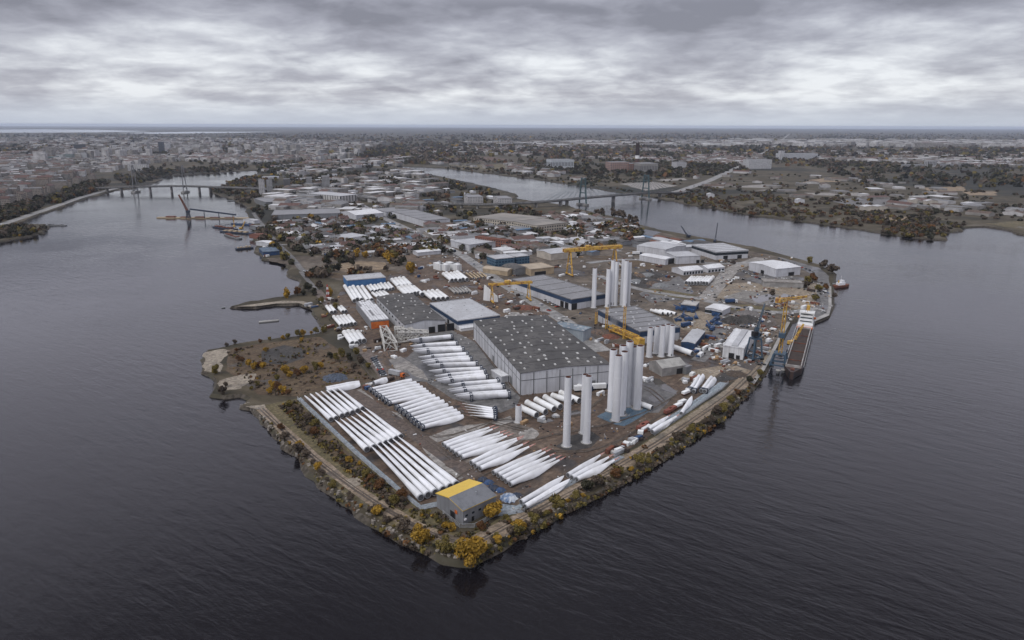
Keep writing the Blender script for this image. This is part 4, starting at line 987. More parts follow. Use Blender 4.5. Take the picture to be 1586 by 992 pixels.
def portal_crane(name, label, foot, axis, h_portal, w, colr, h_tower, boom, boom_col, back=0, cat='portal crane', jib=None):
    """four-legged portal with slewing house; boom = local direction vector of the jib tip from the house"""
    p = G(*foot)
    r = thing(name, label, cat, (p.x, p.y, LAND+.15), axis)
    for i, j in ((-1,-1),(1,-1),(1,1),(-1,1)):
        MB().bar((i*w/2, j*w/2, 1), (i*w*.34, j*w*.34, h_portal), w*.09+.3).build('leg', colr, r)
        MB().bx(i*w/2-1.4, i*w/2+1.4, j*w/2-.5, j*w/2+.5, 0, 1).build('bogie', DARK, r)
    m = MB()
    for i in (-1, 1):
        m.bar((i*w/2, -w/2, 1.6), (i*w/2, w/2, 1.6), .8); m.bar((-w/2, i*w/2, 1.6), (w/2, i*w/2, 1.6), .8)
        m.bar((i*w*.43, -w*.43, h_portal*.45), (i*w*.43, w*.43, h_portal*.45), .5)
    m.bx(-w*.37, w*.37, -w*.37, w*.37, h_portal-.4, h_portal+.5)
    m.build('portal_frame', colr, r)
    tw = MB(); lattice(tw, (0, 0, h_portal+.5), (0, 0, h_portal+h_tower), w*(.2 if jib else .34), 9, .22, w*(.16 if jib else .22))
    tw.build('tower', boom_col if jib else colr, r)
    z = h_portal+h_tower*.35
    MB().bx(-w*.34, w*.26, -w*.2, w*.2, z-1.6, z+1.6).build('machine_house', colr, r)
    MB().bx(w*.26, w*.45, -w*.2, 0, z-1.4, z+1).build('cab', GLASS, r)
    bz = h_portal+h_tower if jib else h_portal+h_tower*.5
    bm_ = MB(); tip = Vector((0, 0, bz))+Vector(boom)
    lattice(bm_, (0, 0, bz), tip, w*.18, 9, .24, w*.06); bm_.build('boom', boom_col, r)
    if back:
        b2 = MB(); d = Vector(boom).normalized(); e = Vector((0, 0, bz))-Vector((d.x, d.y, d.z if jib else 0))*back
        lattice(b2, (0, 0, bz), e, w*.2, 4, .24); b2.build('counter_jib', boom_col, r)
        MB().box(e, (3.4, 3.4, 3)).build('counterweight', boom_col if jib else DARK, r)
    c = MB(); c.bar((0, 0, h_portal+h_tower+1), tip, .12); c.bar(tip, tip-Vector((0, 0, min(tip.z-6, 12))), .1); c.build('cable', DARK, r)
    return r
portal_crane('quay_crane', 'steel-blue luffing quay crane beside the white ribbed shed', (1167, 556), R(20), 15, 8, CRANEB, 8, (9, 5, 19), CRANEB, 5)
r_ = portal_crane('hammerhead_crane', 'tall yellow hammerhead crane on a navy portal at the berth', (1206, 567), R(62), 9, 10, CRANEB, 38, (9.7, -11.8, 1.2), YEL, 6, 'hammerhead crane', True)
def crawler(label, foot, rz, hh, reach, colr, cat='crane'):
    p = G(*foot); r = thing('crawler_crane', label, cat, (p.x, p.y, LAND+.2), rz)
    for s in (-1, 1): MB().bx(-2.6, 2.6, s*1.8-.5, s*1.8+.5, 0, 1.1).build('track', DARK, r)
    MB().bx(-3.4, 2, -1.6, 1.6, 1.3, 3.6).build('body', colr, r)
    MB().bx(.8, 2.4, -1.7, -.4, 2.2, 4.2).build('cab', GLASS, r)
    b_ = MB(); lattice(b_, (1.6, 0, 2.4), (reach, 0, hh), 1.5, 9, .2, .7); b_.build('boom', colr, r)
    c = MB(); c.bar((-2.6, 0, 4.6), (reach, 0, hh), .12); c.bar((reach, 0, hh), (reach, 0, hh*.35), .1); c.build('cable', DARK, r)
    return r
crawler('dark crane with steep boom on the far shore quay', (1107, 376), R(65), 26, 12, NAVY)
crawler('short dark crane leaning left on the far shore quay', (1066, 368), R(150), 16, 12, NAVY)
# lattice mast and boom by the grey hall
p, q = G(945, 514), G(993, 537)
d = q-p; r_ = thing('lattice_boom', 'yellow lattice boom lying on trestles in front of the grey hall', 'crane boom', (p.x, p.y, LAND), math.atan2(d.y, d.x))
m_ = MB(); lattice(m_, (0, 0, 4), (d.length-5, 0, 5), 3.2, 10, .42); m_.build('boom_section', YEL, r_)
MB().bx(d.length-7, d.length+1, -2.4, 2.4, .8, 6).build('boom_head', YEL, r_)
for x in (2, d.length*.5, d.length*.8): MB().bx(x-.5, x+.5, -2, 2, 0, 2.4).build('trestle', YEL, r_)
for i, (x, y, t0) in enumerate(((923, 503, 484), (939, 510, 476), (966, 522, 474))):
    p = G(x, y); h = height_at((x, y), t0); m_ = MB(); lattice(m_, (0, 0, 0), (0, 0, h), 1.5, 10, .2)
    o = m_.build('lattice_mast', YEL); o.location = (p.x, p.y, LAND); tag(o, ('short', 'middle', 'tallest')[i]+' yellow lattice mast standing against the grey hall wall', 'mast', 'lattice masts by the grey hall')
m_ = MB()
for i in range(9):
    for z in (2, 5, 8, 11): m_.bar((0, 0, z), (9, 0, z), .12) if i == 0 else None
    m_.bar((i*1.12, 0, 0), (i*1.12, 0, 13), .16)
    m_.bar((i*1.12, 1.6, 0), (i*1.12, 1.6, 13), .16)
p = G(946, 511); q = G(966, 521)
o = m_.build('scaffold', GALV); o.location = (p.x-1, p.y-2, LAND); o.rotation_euler.z = math.atan2((q-p).y, (q-p).x); tag(o, 'grey scaffold screen between yellow masts at the grey hall', 'scaffold')

# lattice jackets
JACK = mat('primer_grey', (.44, .43, .41), (.30, .29, .27), .7, .4)
def jacket(label, a, b, w, hgt, n, rz_extra=0):
    A, B = G(*a), G(*b); d = B-A; L = d.length
    r = thing('steel_jacket_frame', label, 'steel frame', (A.x, A.y, LAND+.1), math.atan2(d.y, d.x))
    def pt(f, i):
        k = 1-.45*f; y = (-1, 1, 1, -1)[i]*w/2*k; z = hgt/2+(-1, -1, 1, 1)[i]*hgt/2*k
        return Vector((f*L, y, z+.5))
    for i in range(4): MB().tube(pt(0, i), pt(1, i), .62, n=8).build('leg', JACK, r)
    br = MB()
    for j in range(n):
        for i in range(4):
            br.tube(pt(j/n, i), pt((j+1)/n, (i+1) % 4), .34, n=6, caps=False); br.tube(pt(j/n, (i+1) % 4), pt((j+1)/n, i), .34, n=6, caps=False)
    for f in (0, .5, 1):
        for i in range(4): br.tube(pt(f, i), pt(f, (i+1) % 4), .3, n=6)
    br.build('brace', JACK, r)
    return r
jacket('white tubular lattice jacket lying before the dark-roofed hall', (617, 529), (664, 527), 10, 8, 4)
jacket('white tubular lattice jacket half hidden behind its twin', (612, 523), (640, 521), 8, 7, 3)
jacket('white forked tubular frame in front of the orange tarpaulin', (606, 545), (594, 515), 9, 6, 2)

# ================================================================== SHIPS
def hull_rings(L, B, D, n=12, bow=.12):
    rings = []
    for i in range(n+1):
        f = i/n
        k = 1 if f < 1-bow else math.sqrt(max(.03, 1-((f-1+bow)/bow)**2))
        if f < .05: k = .82+.18*f/.05
        y = B/2*k; sh = D*(.0+.12*max(0, (f-.8)/.2)**2)
        rings.append([(f*L, -y, D+sh), (f*L, -y*.96, .6), (f*L, -y*.8, -.8), (f*L, y*.8, -.8), (f*L, y*.96, .6), (f*L, y, D+sh)])
    return rings
p, q = G(1250, 500, 0), G(1225, 588, 0); d = q-p; L = d.length
ship = thing('bulk_carrier', 'long low bulk carrier with white deckhouse and brown open hold at the berth', 'ship', (p.x, p.y, 0), math.atan2(d.y, d.x))
B_ = 12
MB().loft(hull_rings(L, B_, 4.6)).build('hull', mat('black_hull', (.015, .016, .02), (.05, .03, .025), .5, .3), ship)
m_ = MB()
for s in (-1, 1): m_.bx(L*.27, L*.93, s*4.7-.3, s*4.7+.3, 4.6, 6.6)
m_.bx(L*.27, L*.27+.6, -4.4, 4.4, 4.6, 6.6); m_.bx(L*.93-.6, L*.93, -4.4, 4.4, 4.6, 6.6)
m_.build('hatch_coaming', mat('dull_coaming', (.34, .33, .32), (.22, .2, .19), .7, .3), ship)
MB().bx(L*.276, L*.924, -4.4, 4.4, 4.7, 5.6).build('cargo', CARGO, ship)
for f in (.42, .56, .7, .84): MB().bx(L*f-.2, L*f+.2, -4.38, 4.38, 5.62, 6.1).build('hatch_beam', RUST, ship)
m_ = MB(); m_.bx(L*.03, L*.24, -5.6, 5.6, 4.7, 7.4); m_.bx(L*.05, L*.20, -5.2, 5.2, 7.4, 10); m_.bx(L*.07, L*.19, -4.6, 4.6, 10, 12.6); m_.bx(L*.12, L*.18, -5.6, 5.6, 12.6, 15)
dh = m_.build('deckhouse', WHITE2, ship)
for z in (8.3, 10.9, 13.4):
    x = {8.3: .2, 10.9: .19, 13.4: .18}[z]
    MB().bx(L*x+.01, L*x+.1, -4.4, 4.4, z, z+.9).build('window_row', GLASS, dh)
MB().bx(L*.21, L*.26, -5.8, 5.8, 4.75, 5.6).build('rust_deck', ORANGE, ship)
m_ = MB(); m_.tube((L*.085, 0, 12.6), (L*.085, 0, 18), 1.6, 1.3, 12); m_.build('funnel', YEL, ship)
MB().bar((L*.15, 0, 15), (L*.15, 0, 23), .3).build('mast', YEL, ship)
for s in (-1, 1): MB().ball((L*.12, s*5.9, 9), 1.3, 10, zs=.8).build('lifeboat', ORANGE, ship)
m_ = MB(); m_.bx(L*.95, L*.972, -1.2, 1.2, 4.9, 5.9); m_.build('windlass', RUST, ship)
m_ = MB()
for s in (-1, 1):
    for i in range(40):
        x = L*(.02+.9*i/40); m_.bar((x, s*6.3, 4.6), (x, s*6.3, 5.7), .1)
    m_.bar((L*.02, s*6.3, 5.7), (L*.92, s*6.3, 5.7), .1)
m_.build('railing', WHITE2, ship)
r_ = crawler('yellow grab loader with folded boom reaching over the ship', (1226, 535), R(30), 15, 11, YEL, 'loader')
r_.location.z = LAND
p = G(1298, 446, 0)
tug = thing('tug_boat', 'small red-hulled workboat with white wheelhouse moored off the outer quay', 'boat', (p.x-4, p.y, 0), R(20))
MB().loft(hull_rings(19, 6.5, 2.4, 12, .35)).build('hull', RUST, tug)
MB().bx(4, 12, -2.2, 2.2, 2.45, 5).build('deckhouse', WHITE, tug)
MB().bx(7.5, 11, -1.8, 1.8, 5, 7.4).build('wheelhouse', WHITE, tug)
MB().bx(11.01, 11.08, -1.5, 1.5, 5.8, 6.8).build('window_row', GLASS, tug)
MB().bar((8, 0, 7.4), (8, 0, 12), .25).build('mast', WHITE2, tug)
MB().tube((5, 0, 5), (5, 0, 7.5), .7).build('funnel', YEL, tug)
def barge(name, label, a, b, w, colr, deck=None, hgt=1.8, cat='barge'):
    A, B = G(*a, 0), G(*b, 0); d = B-A; L = d.length
    r = thing(name, label, cat, (A.x, A.y, 0), math.atan2(d.y, d.x))
    MB().loft([[(x, -w/2*k, hgt), (x, -w/2*k, -.5), (x, w/2*k, -.5), (x, w/2*k, hgt)] for x, k in ((0, .8), (L*.05, 1), (L*.95, 1), (L, .75))]).build('hull', colr, r)
    if deck:
        m = MB()
        for i in range(5): m.bx(L*(.1+.16*i), L*(.2+.16*i), -w*.36, w*.36*rnd.uniform(.2, 1), hgt+.01, hgt+rnd.uniform(.6, 2.2))
        m.build('deck_load', deck, r)
    return r
barge('sunken_barge', 'low dark pontoon floating in the inlet', (401, 500), (432, 497), 4, CONC, None, .8)
barge('pontoon', 'small dark pontoon at the tip of the sand spit', (343, 477.5), (349, 477), 3, GREYP, None, .7)
barge('work_barge', 'rust-decked work barge, outermost of the moored cluster', (332, 352), (366, 357), 9, NAVY, RUST)
barge('work_barge', 'dark work barge with yellow gear tucked inside the cluster', (343, 359), (392, 363), 9, NAVY, TAN)
barge('work_barge', 'rusty barge moored crosswise below the cluster', (350, 364), (372, 371), 8, GREYP, RUST)
barge('work_barge', 'lone barge moored nearer the viewer than the cluster', (365, 387), (392, 384.5), 7, NAVY, TAN)
barge('work_barge', 'blue-decked barge against the cluster quay', (360, 347), (392, 349), 9, BLUED, GALV)
barge('float_jetty', 'thin dark jetty reaching out from the left islet', (72, 350), (103, 350), 5, GREYP, GREYP, 1.4, 'jetty')
barge('mooring_pier', 'long timber-edged pier reaching into the left river', (244, 338), (386, 339), 9, TAN, RUST, 1.6, 'pier')
barge('small_pier', 'short dark pier below the viaduct end', (352, 312), (371, 311), 6, GREYP, None, 1.5, 'pier')
barge('boat_jetty', 'short jetty linking the workboat to the outer quay', (1286, 442), (1298, 443), 4, GREYP, None, 2, 'jetty')
crawler('yellow excavator crane on the barge cluster, left one', (363, 353), R(110), 17, 5, YEL)
crawler('yellow excavator crane on the barge cluster, right one', (374, 356), R(60), 12, 8, YEL)
p = G(292, 338); h = height_at((292, 338), 302)
r_ = thing('pier_crane', 'navy pier crane with red and white boom leaning left in the left river', 'crane', (p.x, p.y, 1.6), R(0))
m_ = MB(); lattice(m_, (0, 0, 0), (0, 0, h*.28), 5.5, 3, .55, 3); m_.build('tower', NAVY, r_)
m_ = MB(); lattice(m_, (0, 0, h*.3), (-14, 4, h), 2.4, 8, .5, 1.2); m_.build('boom', RUST, r_)
MB().bx(-2.6, 3.4, -2.2, 2.2, h*.24, h*.34).build('machine_house', NAVY, r_)
p, q = G(296, 338), G(366, 338); d = q-p
r_ = thing('conveyor_bridge', 'long navy conveyor sloping from the pier crane to shore', 'conveyor', (p.x, p.y, 1.6), math.atan2(d.y, d.x))
m_ = MB(); m_.bar((0, 0, 16), (d.length, 0, 6), 2.6, 2.4); m_.build('gallery', NAVY, r_)
for f in (.3, .62, .93): MB().bar((d.length*f, 0, 0), (d.length*f, 0, 15-9*f), 1).build('trestle', NAVY, r_)

# ================================================================== BRIDGES
def deck_bridge(name, label, pts, zs, w, piers, pylons, colr, deckm, cat='bridge'):
    """pts: pixels of the road's ground line; zs: deck height at each; piers/pylons: indices along the run"""
    P = [Vector((G(*p, 0).x, G(*p, 0).y, z)) for p, z in zip(pts, zs)]
    r = thing(name, label, cat, (P[0].x, P[0].y, 0)); o = P[0].copy(); o.z = 0
    P = [p-o for p in P]
    m = MB(); ra = MB()
    Q = []
    for a, b in zip(P[:-1], P[1:]): Q += [a+(b-a)*i/8 for i in range(8)]
    Q.append(P[-1])
    for _ in range(6): Q = [Q[0]]+[(Q[i-1]+Q[i]*2+Q[i+1])/4 for i in range(1, len(Q)-1)]+[Q[-1]]
    rings = []
    for i, p in enumerate(Q):
        d = Q[min(i+1, len(Q)-1)]-Q[max(i-1, 0)]; n = Vector((-d.y, d.x, 0)).normalized()
        rings.append([p+n*w/2, p-n*w/2, p-n*w/2-Vector((0, 0, 1.2)), p-n*w*.3-Vector((0, 0, 2.6)), p+n*w*.3-Vector((0, 0, 2.6)), p+n*w/2-Vector((0, 0, 1.2))])
    m.loft(rings); dk = m.build('deck', deckm, r)
    for s in (1, -1):
        ra = MB(); ra.loft([[q_[0 if s > 0 else 1]+Vector((0, 0, z)) for z in (0.02, 1.3)]+[q_[0 if s > 0 else 1]*1+((q_[1]-q_[0]).normalized()*.3*s)+Vector((0, 0, z)) for z in (1.3, .02)] for q_ in rings], True)
        ra.build('parapet', deckm, dk)
    return r, Q
def at_px(Q, r, x):
    """the point of the run seen at the photograph's column x"""
    best = None
    for a, b in zip(Q[:-1], Q[1:]):
        for k in range(10):
            p = a+(b-a)*k/10; e = abs(proj(p+r.location)[0]-x)
            if best is None or e < best[0]: best = (e, p.copy(), (b-a).normalized())
    return best[1], best[2]
VIA = dirt('viaduct_concrete', (.15, .148, .15), (.11, .11, .112), (.18, .175, .172), .03, .8, .6)
pts = [(96, 298), (140, 298), (187, 298.5), (209, 298.5), (232, 298.5), (265, 298.5), (286, 298.5), (308, 298.5), (340, 299), (396, 300), (476, 306), (552, 313), (640, 320), (690, 323), (760, 326), (852, 322), (903, 318), (1000, 309), (1038, 305), (1051, 303), (1070, 297)]
bz = [3, 10, 13, 14, 15, 16, 16, 15, 14, 13, 12, 12, 10, 10, 11, 13, 15, 15, 10, 6, 2.3]
r_, Q = deck_bridge('river_road_bridge', 'long road bridge crossing both river arms on slim piers with cable-stayed spans', pts, bz, 14, None, None, TEAL, VIA)
for x in (165, 187, 232, 265, 308, 325, 420, 450, 500, 525, 575, 600, 660, 715, 740, 800, 830, 868, 878, 950, 1022):
    p, d = at_px(Q, r_, x); n = Vector((-d.y, d.x, 0))
    pm = MB()
    pm.box((p.x, p.y, (p.z-2.6)/2), (2.4, 9, p.z-2.7), math.atan2(d.y, d.x)); pm.build('pier', CONC, r_)
def pylon(x, top, colr, style, reach, ncab):
    p, d = at_px(Q, r_, x); n = Vector((-d.y, d.x, 0)).normalized()
    base = p.copy(); base.z = 0
    lo, hi = 0, 150
    for _ in range(30):
        mm = (lo+hi)/2
        if proj((base.x+r_.location.x, base.y+r_.location.y, mm))[1] > top: lo = mm
        else: hi = mm
    h = lo; m = MB()
    ws = 11
    for s in (-1, 1):
        m.bar(base+n*s*ws, base+n*s*(3.2 if style == 'A' else 5.5)+Vector((0, 0, h)), (2.0 if style == 'H' else 1.5), (2.5 if style == 'H' else 1.9))
    for f in ((.45, .75, .96) if style == 'H' else (.2, .95)):
        ww = ws+((3.2 if style == 'A' else 5.5)-ws)*f
        m.bar(base-n*ww+Vector((0, 0, h*f)), base+n*ww+Vector((0, 0, h*f)), 1.8)
    py = m.build('pylon', colr, r_)
    MB().box((base.x, base.y, 1.6), (9, 30, 3.6), math.atan2(d.y, d.x)).build('pylon_footing', CONC, py)
    for sgn in (-1, 1):
        for k in range(ncab):
            f = (k+1)/ncab
            for s in (-1, 1):
                ww = 4 if style == 'A' else 6
                e = p+d*sgn*reach*f+n*s*8
                MB().bar(base+n*s*ww+Vector((0, 0, h*(.97-.16*(1-f)))), e, .28).build('stay_cable', colr, r_)
PYG = mat('pylon_grey', (.16, .16, .17), None, .7, .1)
pylon(209, 256, PYG, 'A', 90, 5); pylon(286, 256, PYG, 'A', 90, 5)
pylon(903, 275.5, TEAL, 'H', 110, 6); pylon(1000, 270.5, TEAL, 'H', 110, 6)

for i, (x, y) in enumerate(((1196, 563), (1205, 578), (1213, 577), (1216, 562), (1209, 548))):
    p = G(x, y, 0); r_ = thing('mooring_dolphin', 'concrete mooring dolphin under the hammerhead crane, %s from the quay shed' % ORD[i], 'dolphin', (p.x, p.y, 0), 0, 'mooring dolphins at the berth')
    MB().tube((0, 0, -.8), (0, 0, 1.6), 1.1, n=12).build('pile', GREYP, r_); MB().tube((0, 0, 1.6), (0, 0, 2.1), 1.7, n=12).build('cap', CONC, r_)

building('quay_shed', 'low pale shed on the barge quay, furthest from the viewer', (390, 343), (394, 347), (402, 346), 5, WALLW, ROOFL, 'gx', 1, 'shed')
building('quay_shed', 'low dark shed on the barge quay, second from the far end', (397, 354), (401, 358), (410, 357), 5, GREYW, ROOFM, 'gx', 1, 'shed')
building('quay_shed', 'low rusty shed on the barge quay, third from the far end', (402, 366), (408, 371), (418, 369), 5, BRICK, RUST, 'gx', 1, 'shed')
building('quay_shed', 'low white shed on the barge quay, nearest the viewer', (410, 378), (417, 383), (428, 381), 5, WALLW, ROOFW, 'gx', 1, 'shed')
building('blue_yard_shed', 'dull blue flat shed at the water corner below the barge quay', (404, 390), (408, 397), (433, 395), 4.5, BLUED, mat('dull_blue_roof', (.09, .13, .18), (.05, .07, .10), .7, .2), 'flat', 1, 'shed')

# ================================================================== TREES AND SHRUBS
water_px = [left_bank + left_coast + [(727, 1100), (-300, 1100)], right_coast + far_bank + [(1900, 1100), (746, 1100)]]
def in_water(p): return inside(p, water_px[0]) or inside(p, water_px[1])
YARDS = [[(466, 618), (500, 606), (560, 597), (600, 578), (575, 548), (545, 505), (522, 462), (532, 440), (600, 430), (640, 408), (700, 398), (735, 405), (900, 400), (990, 370), (1110, 380), (1205, 398), (1280, 425), (1282, 470), (1230, 492), (1195, 540), (1178, 560), (1135, 590), (1060, 640), (1000, 680), (880, 755), (800, 795), (768, 800), (650, 785), (550, 700)],
         [(512, 409), (560, 405), (596, 407), (600, 416), (560, 423), (515, 420)], [(600, 398), (640, 393), (690, 396), (660, 405), (610, 406)]]
def near_road(q, pad=3):
    for rd in ROADS:
        for x, y, w in rd:
            if (q[0]-x)**2+(q[1]-y)**2 < (w/2+pad)**2: return True
    return False
def clear_spot(px, py, pad=3, yards=True):
    if in_water((px, py)): return False
    if yards and any(inside((px, py), y) for y in YARDS): return False
    q = G2((px, py))
    if any(inside(q, f) for f in FOOT): return False
    return not near_road(q, pad)

def leaf(name, a, b):
    m = mat(name, a, b, .9, 1.1, vary=.12, spec=.1, lo=.35, hi=.65); return m
GOLD = leaf('golden_leaves', (.33, .20, .032), (.19, .12, .024))
OLIVE = leaf('olive_leaves', (.155, .122, .04), (.075, .062, .02))
RUSTL = leaf('rust_leaves', (.13, .065, .028), (.075, .042, .022))
DARKL = leaf('dark_leaves', (.050, .047, .030), (.030, .030, .021))
BARE = leaf('bare_twigs', (.10, .078, .06), (.06, .048, .038))
BARK = mat('bark', (.06, .048, .038), (.04, .032, .026), .95, 2)
LEAVES = {'golden': GOLD, 'olive': OLIVE, 'rust-brown': RUSTL, 'dark': DARKL, 'bare brown': BARE}
def crown_mesh(seed, n, q, flat=1.0):
    r = np.random.default_rng(seed)
    k = int(r.integers(7, 12))
    c = r.normal(size=(k, 3)); c /= np.linalg.norm(c, axis=1)[:, None]
    c *= r.uniform(.25, .72, (k, 1)); c[:, 2] = c[:, 2]*.9*flat+1.0*flat
    rad = r.uniform(.28, .52, k)
    idx = r.integers(0, k, n)
    d = r.normal(size=(n, 3)); d /= np.linalg.norm(d, axis=1)[:, None]
    p = c[idx]+d*(rad[idx]*r.uniform(.55, 1.08, n))[:, None]
    t = r.normal(size=(n, 3)); t /= np.linalg.norm(t, axis=1)[:, None]
    nn = d*.8+r.normal(size=(n, 3))*.5
    u = np.cross(nn, t); u /= np.linalg.norm(u, axis=1)[:, None]
    v = np.cross(nn, u); v /= np.linalg.norm(v, axis=1)[:, None]
    s = (q*r.uniform(.6, 1.4, n))[:, None]
    V = np.stack([p-u*s-v*s*.7, p+u*s*.9-v*s, p+u*s+v*s*.8, p-u*s*.8+v*s], 1).reshape(-1, 3)
    return quads('crown', V)
def quads(name, V, mi=None, mats=()):
    n = len(V)//4
    me = bpy.data.meshes.new(name)
    me.vertices.add(len(V)); me.vertices.foreach_set('co', V.astype(np.float32).ravel())
    me.loops.add(len(V)); me.loops.foreach_set('vertex_index', np.arange(len(V), dtype=np.int32))
    me.polygons.add(n); me.polygons.foreach_set('loop_start', np.arange(0, len(V), 4, dtype=np.int32))
    for m in mats: me.materials.append(m)
    if mi is not None: me.polygons.foreach_set('material_index', np.asarray(mi, dtype=np.int32))
    me.update(calc_edges=True); me.validate()
    return me
CROWNS = [crown_mesh(i, 520, .115) for i in range(5)]
BIG = [crown_mesh(40+i, 1500, .07) for i in range(3)]
for me in CROWNS+BIG: me.materials.append(GOLD)
tm = MB(); tm.tube((0, 0, -.1), (.02, .01, .75), .05, .03, 7)
for a in range(5): tm.tube((.01, 0, .35+.06*a), (.42*math.cos(a*1.3), .42*math.sin(a*1.3), .95+.1*(a % 3)), .022, .008, 5)
TRUNK = tm.mesh('trunk', BARK)
NTREE = [0]
def tree(px, py, h, kind, label, group=None, cat='tree', big=False, name='tree', wide=1.0):
    p = G(px, py); s = h/1.75
    r = thing(name, label, cat, (p.x, p.y, LAND), rnd.uniform(0, 6.28), group, (s*wide, s*wide*rnd.uniform(.9, 1.1), s))
    t_ = bpy.data.objects.new('trunk', TRUNK); col.objects.link(t_); t_.parent = r
    c = bpy.data.objects.new('crown', rnd.choice(BIG if big else CROWNS)); col.objects.link(c); c.parent = r
    c.material_slots[0].link = 'OBJECT'; c.material_slots[0].material = LEAVES[kind]
    NTREE[0] += 1
    return r
def kind_of(w):
    return rnd.choices(list(LEAVES), w)[0]
# the trees at the point
for x, y, h, k, l in ((713, 867, 8, 'olive', 'big yellow-olive tree at the very tip of the land, left one'), (727, 872, 9.5, 'golden', 'big golden tree at the very tip of the land, middle one'), (738, 864, 9, 'golden', 'big golden tree at the very tip of the land, right one'),
                      (655, 842, 7.5, 'golden', 'golden tree on the left shore near the tip, beside the track'), (690, 858, 6.5, 'olive', 'olive tree on the shore left of the tip trees'), (762, 805, 7.5, 'golden', 'pale golden tree right of the half-yellow shed'), (770, 800, 6, 'golden', 'smaller pale golden tree beside the one right of the half-yellow shed'),
                      (744, 823, 4.5, 'rust-brown', 'rust-brown bush in front of the half-yellow shed'), (700, 822, 4, 'golden', 'low golden bush by the corner of the half-yellow shed'), (690, 820, 3.5, 'golden', 'low golden bush left of the corner of the half-yellow shed')):
    tree(x, y, h, k, l, None, 'tree' if h > 5 else 'bush', True)
def along(pts, n, off=0):
    P = [Vector(p) for p in pts]; L = [(b-a).length for a, b in zip(P[:-1], P[1:])]; T = sum(L); out = []
    for i in range(n):
        s = T*(i+rnd.uniform(.15, .85))/n; k = 0
        while k < len(L)-1 and s > L[k]: s -= L[k]; k += 1
        q = P[k].lerp(P[k+1], min(1, s/L[k])); out.append(q)
    return out
for i, q in enumerate(along([(752, 853), (795, 827), (824, 814), (870, 785), (940, 750), (1012, 712), (1061, 681), (1121, 638), (1150, 612), (1166, 595), (1178, 580)], 64)):
    k = kind_of((9, 40, 10, 8, 33))
    tree(q.x+rnd.uniform(-5, 4), q.y+rnd.uniform(-6, 2), rnd.choice((1.4, 1.8, 2.2, 2.6, 3.2, 4.2, 5.2))*rnd.uniform(.85, 1.15), k, '%s shrub in the hedge along the right shore, %s from the tip' % (k, ORD[i]), 'hedge along the right shore', 'shrub', True, 'shrub', 1.25)
for i, q in enumerate(along([(690, 853), (664, 842), (625, 826), (585, 803), (546, 776), (522, 757), (491, 732), (464, 697), (440, 682), (418, 655)], 34)):
    k = kind_of((16, 30, 8, 10, 36))
    tree(q.x+rnd.uniform(-3, 6), q.y+rnd.uniform(-4, 4), rnd.choice((1.2, 1.5, 1.9, 2.4, 3.0, 4.4))*rnd.uniform(.85, 1.15), k, '%s shrub on the left shore slope, %s from the tip' % (k, ORD[i]), 'shrubs on the left shore slope', 'shrub', True, 'shrub', 1.2)
for i, q in enumerate(along([(640, 786), (600, 765), (560, 730), (530, 700), (500, 670), (470, 640), (445, 628)], 44)):
    k = kind_of((16, 24, 8, 10, 42))
    tree(q.x+rnd.uniform(-14, 6), q.y+rnd.uniform(-5, 12), rnd.choice((1, 1.3, 1.7, 2.2, 3.0, 4.4))*rnd.uniform(.85, 1.15), k, '%s shrub in the strip outside the perimeter path, %s from the shed' % (k, ORD[i]), 'scrub outside the perimeter path', 'shrub', True, 'shrub', 1.2)
# headland
for i, (x, y, h, k) in enumerate(((364, 533, 5, 'bare brown'), (352, 537, 4, 'bare brown'), (418, 528, 4.5, 'olive'), (404, 531, 4, 'rust-brown'), (438, 527, 5, 'golden'), (446, 525, 6, 'olive'), (461, 522, 7.5, 'olive'), (469, 521, 8, 'golden'), (467, 530, 5, 'golden'), (482, 518, 4, 'golden'), (489, 517, 7, 'olive'), (411, 545, 5, 'golden'),
        (333, 580, 9, 'olive'), (386, 569, 8, 'golden'), (393, 573, 7, 'golden'), (400, 570, 6, 'rust-brown'), (408, 572, 7, 'golden'), (430, 590, 6, 'olive'), (443, 583, 11, 'golden'), (450, 586, 7, 'golden'), (461, 582, 6, 'rust-brown'), (470, 578, 7, 'golden'), (474, 576, 6, 'golden'), (490, 573, 8, 'olive'), (497, 572, 7, 'golden'),
        (424, 603, 8, 'golden'), (432, 606, 8, 'rust-brown'), (440, 609, 7, 'golden'), (418, 610, 5, 'golden'), (446, 613, 5, 'rust-brown'), (344, 611, 8, 'bare brown'), (350, 600, 5, 'bare brown'), (370, 559, 5, 'rust-brown'), (375, 562, 6, 'rust-brown'), (366, 545, 4, 'rust-brown'), (520, 560, 8, 'olive'), (530, 554, 9, 'olive'), (541, 560, 8, 'dark'), (552, 552, 9, 'olive'), (560, 563, 7, 'bare brown'), (571, 571, 6, 'olive'), (512, 555, 6, 'dark'), (548, 572, 6, 'bare brown'), (400, 598, 5, 'olive'), (390, 605, 4, 'olive'))):
    tree(x, y, h*.74, k, '%s %s on the left headland, %s counting from its far beach' % ({'dark': 'dark green'}.get(k, k), 'tree' if h > 5 else 'bush', ORD[i]), 'trees on the left headland', 'tree' if h > 5 else 'bush', True, 'tree' if h > 5 else 'bush', 1.0 if h < 8 else .8)
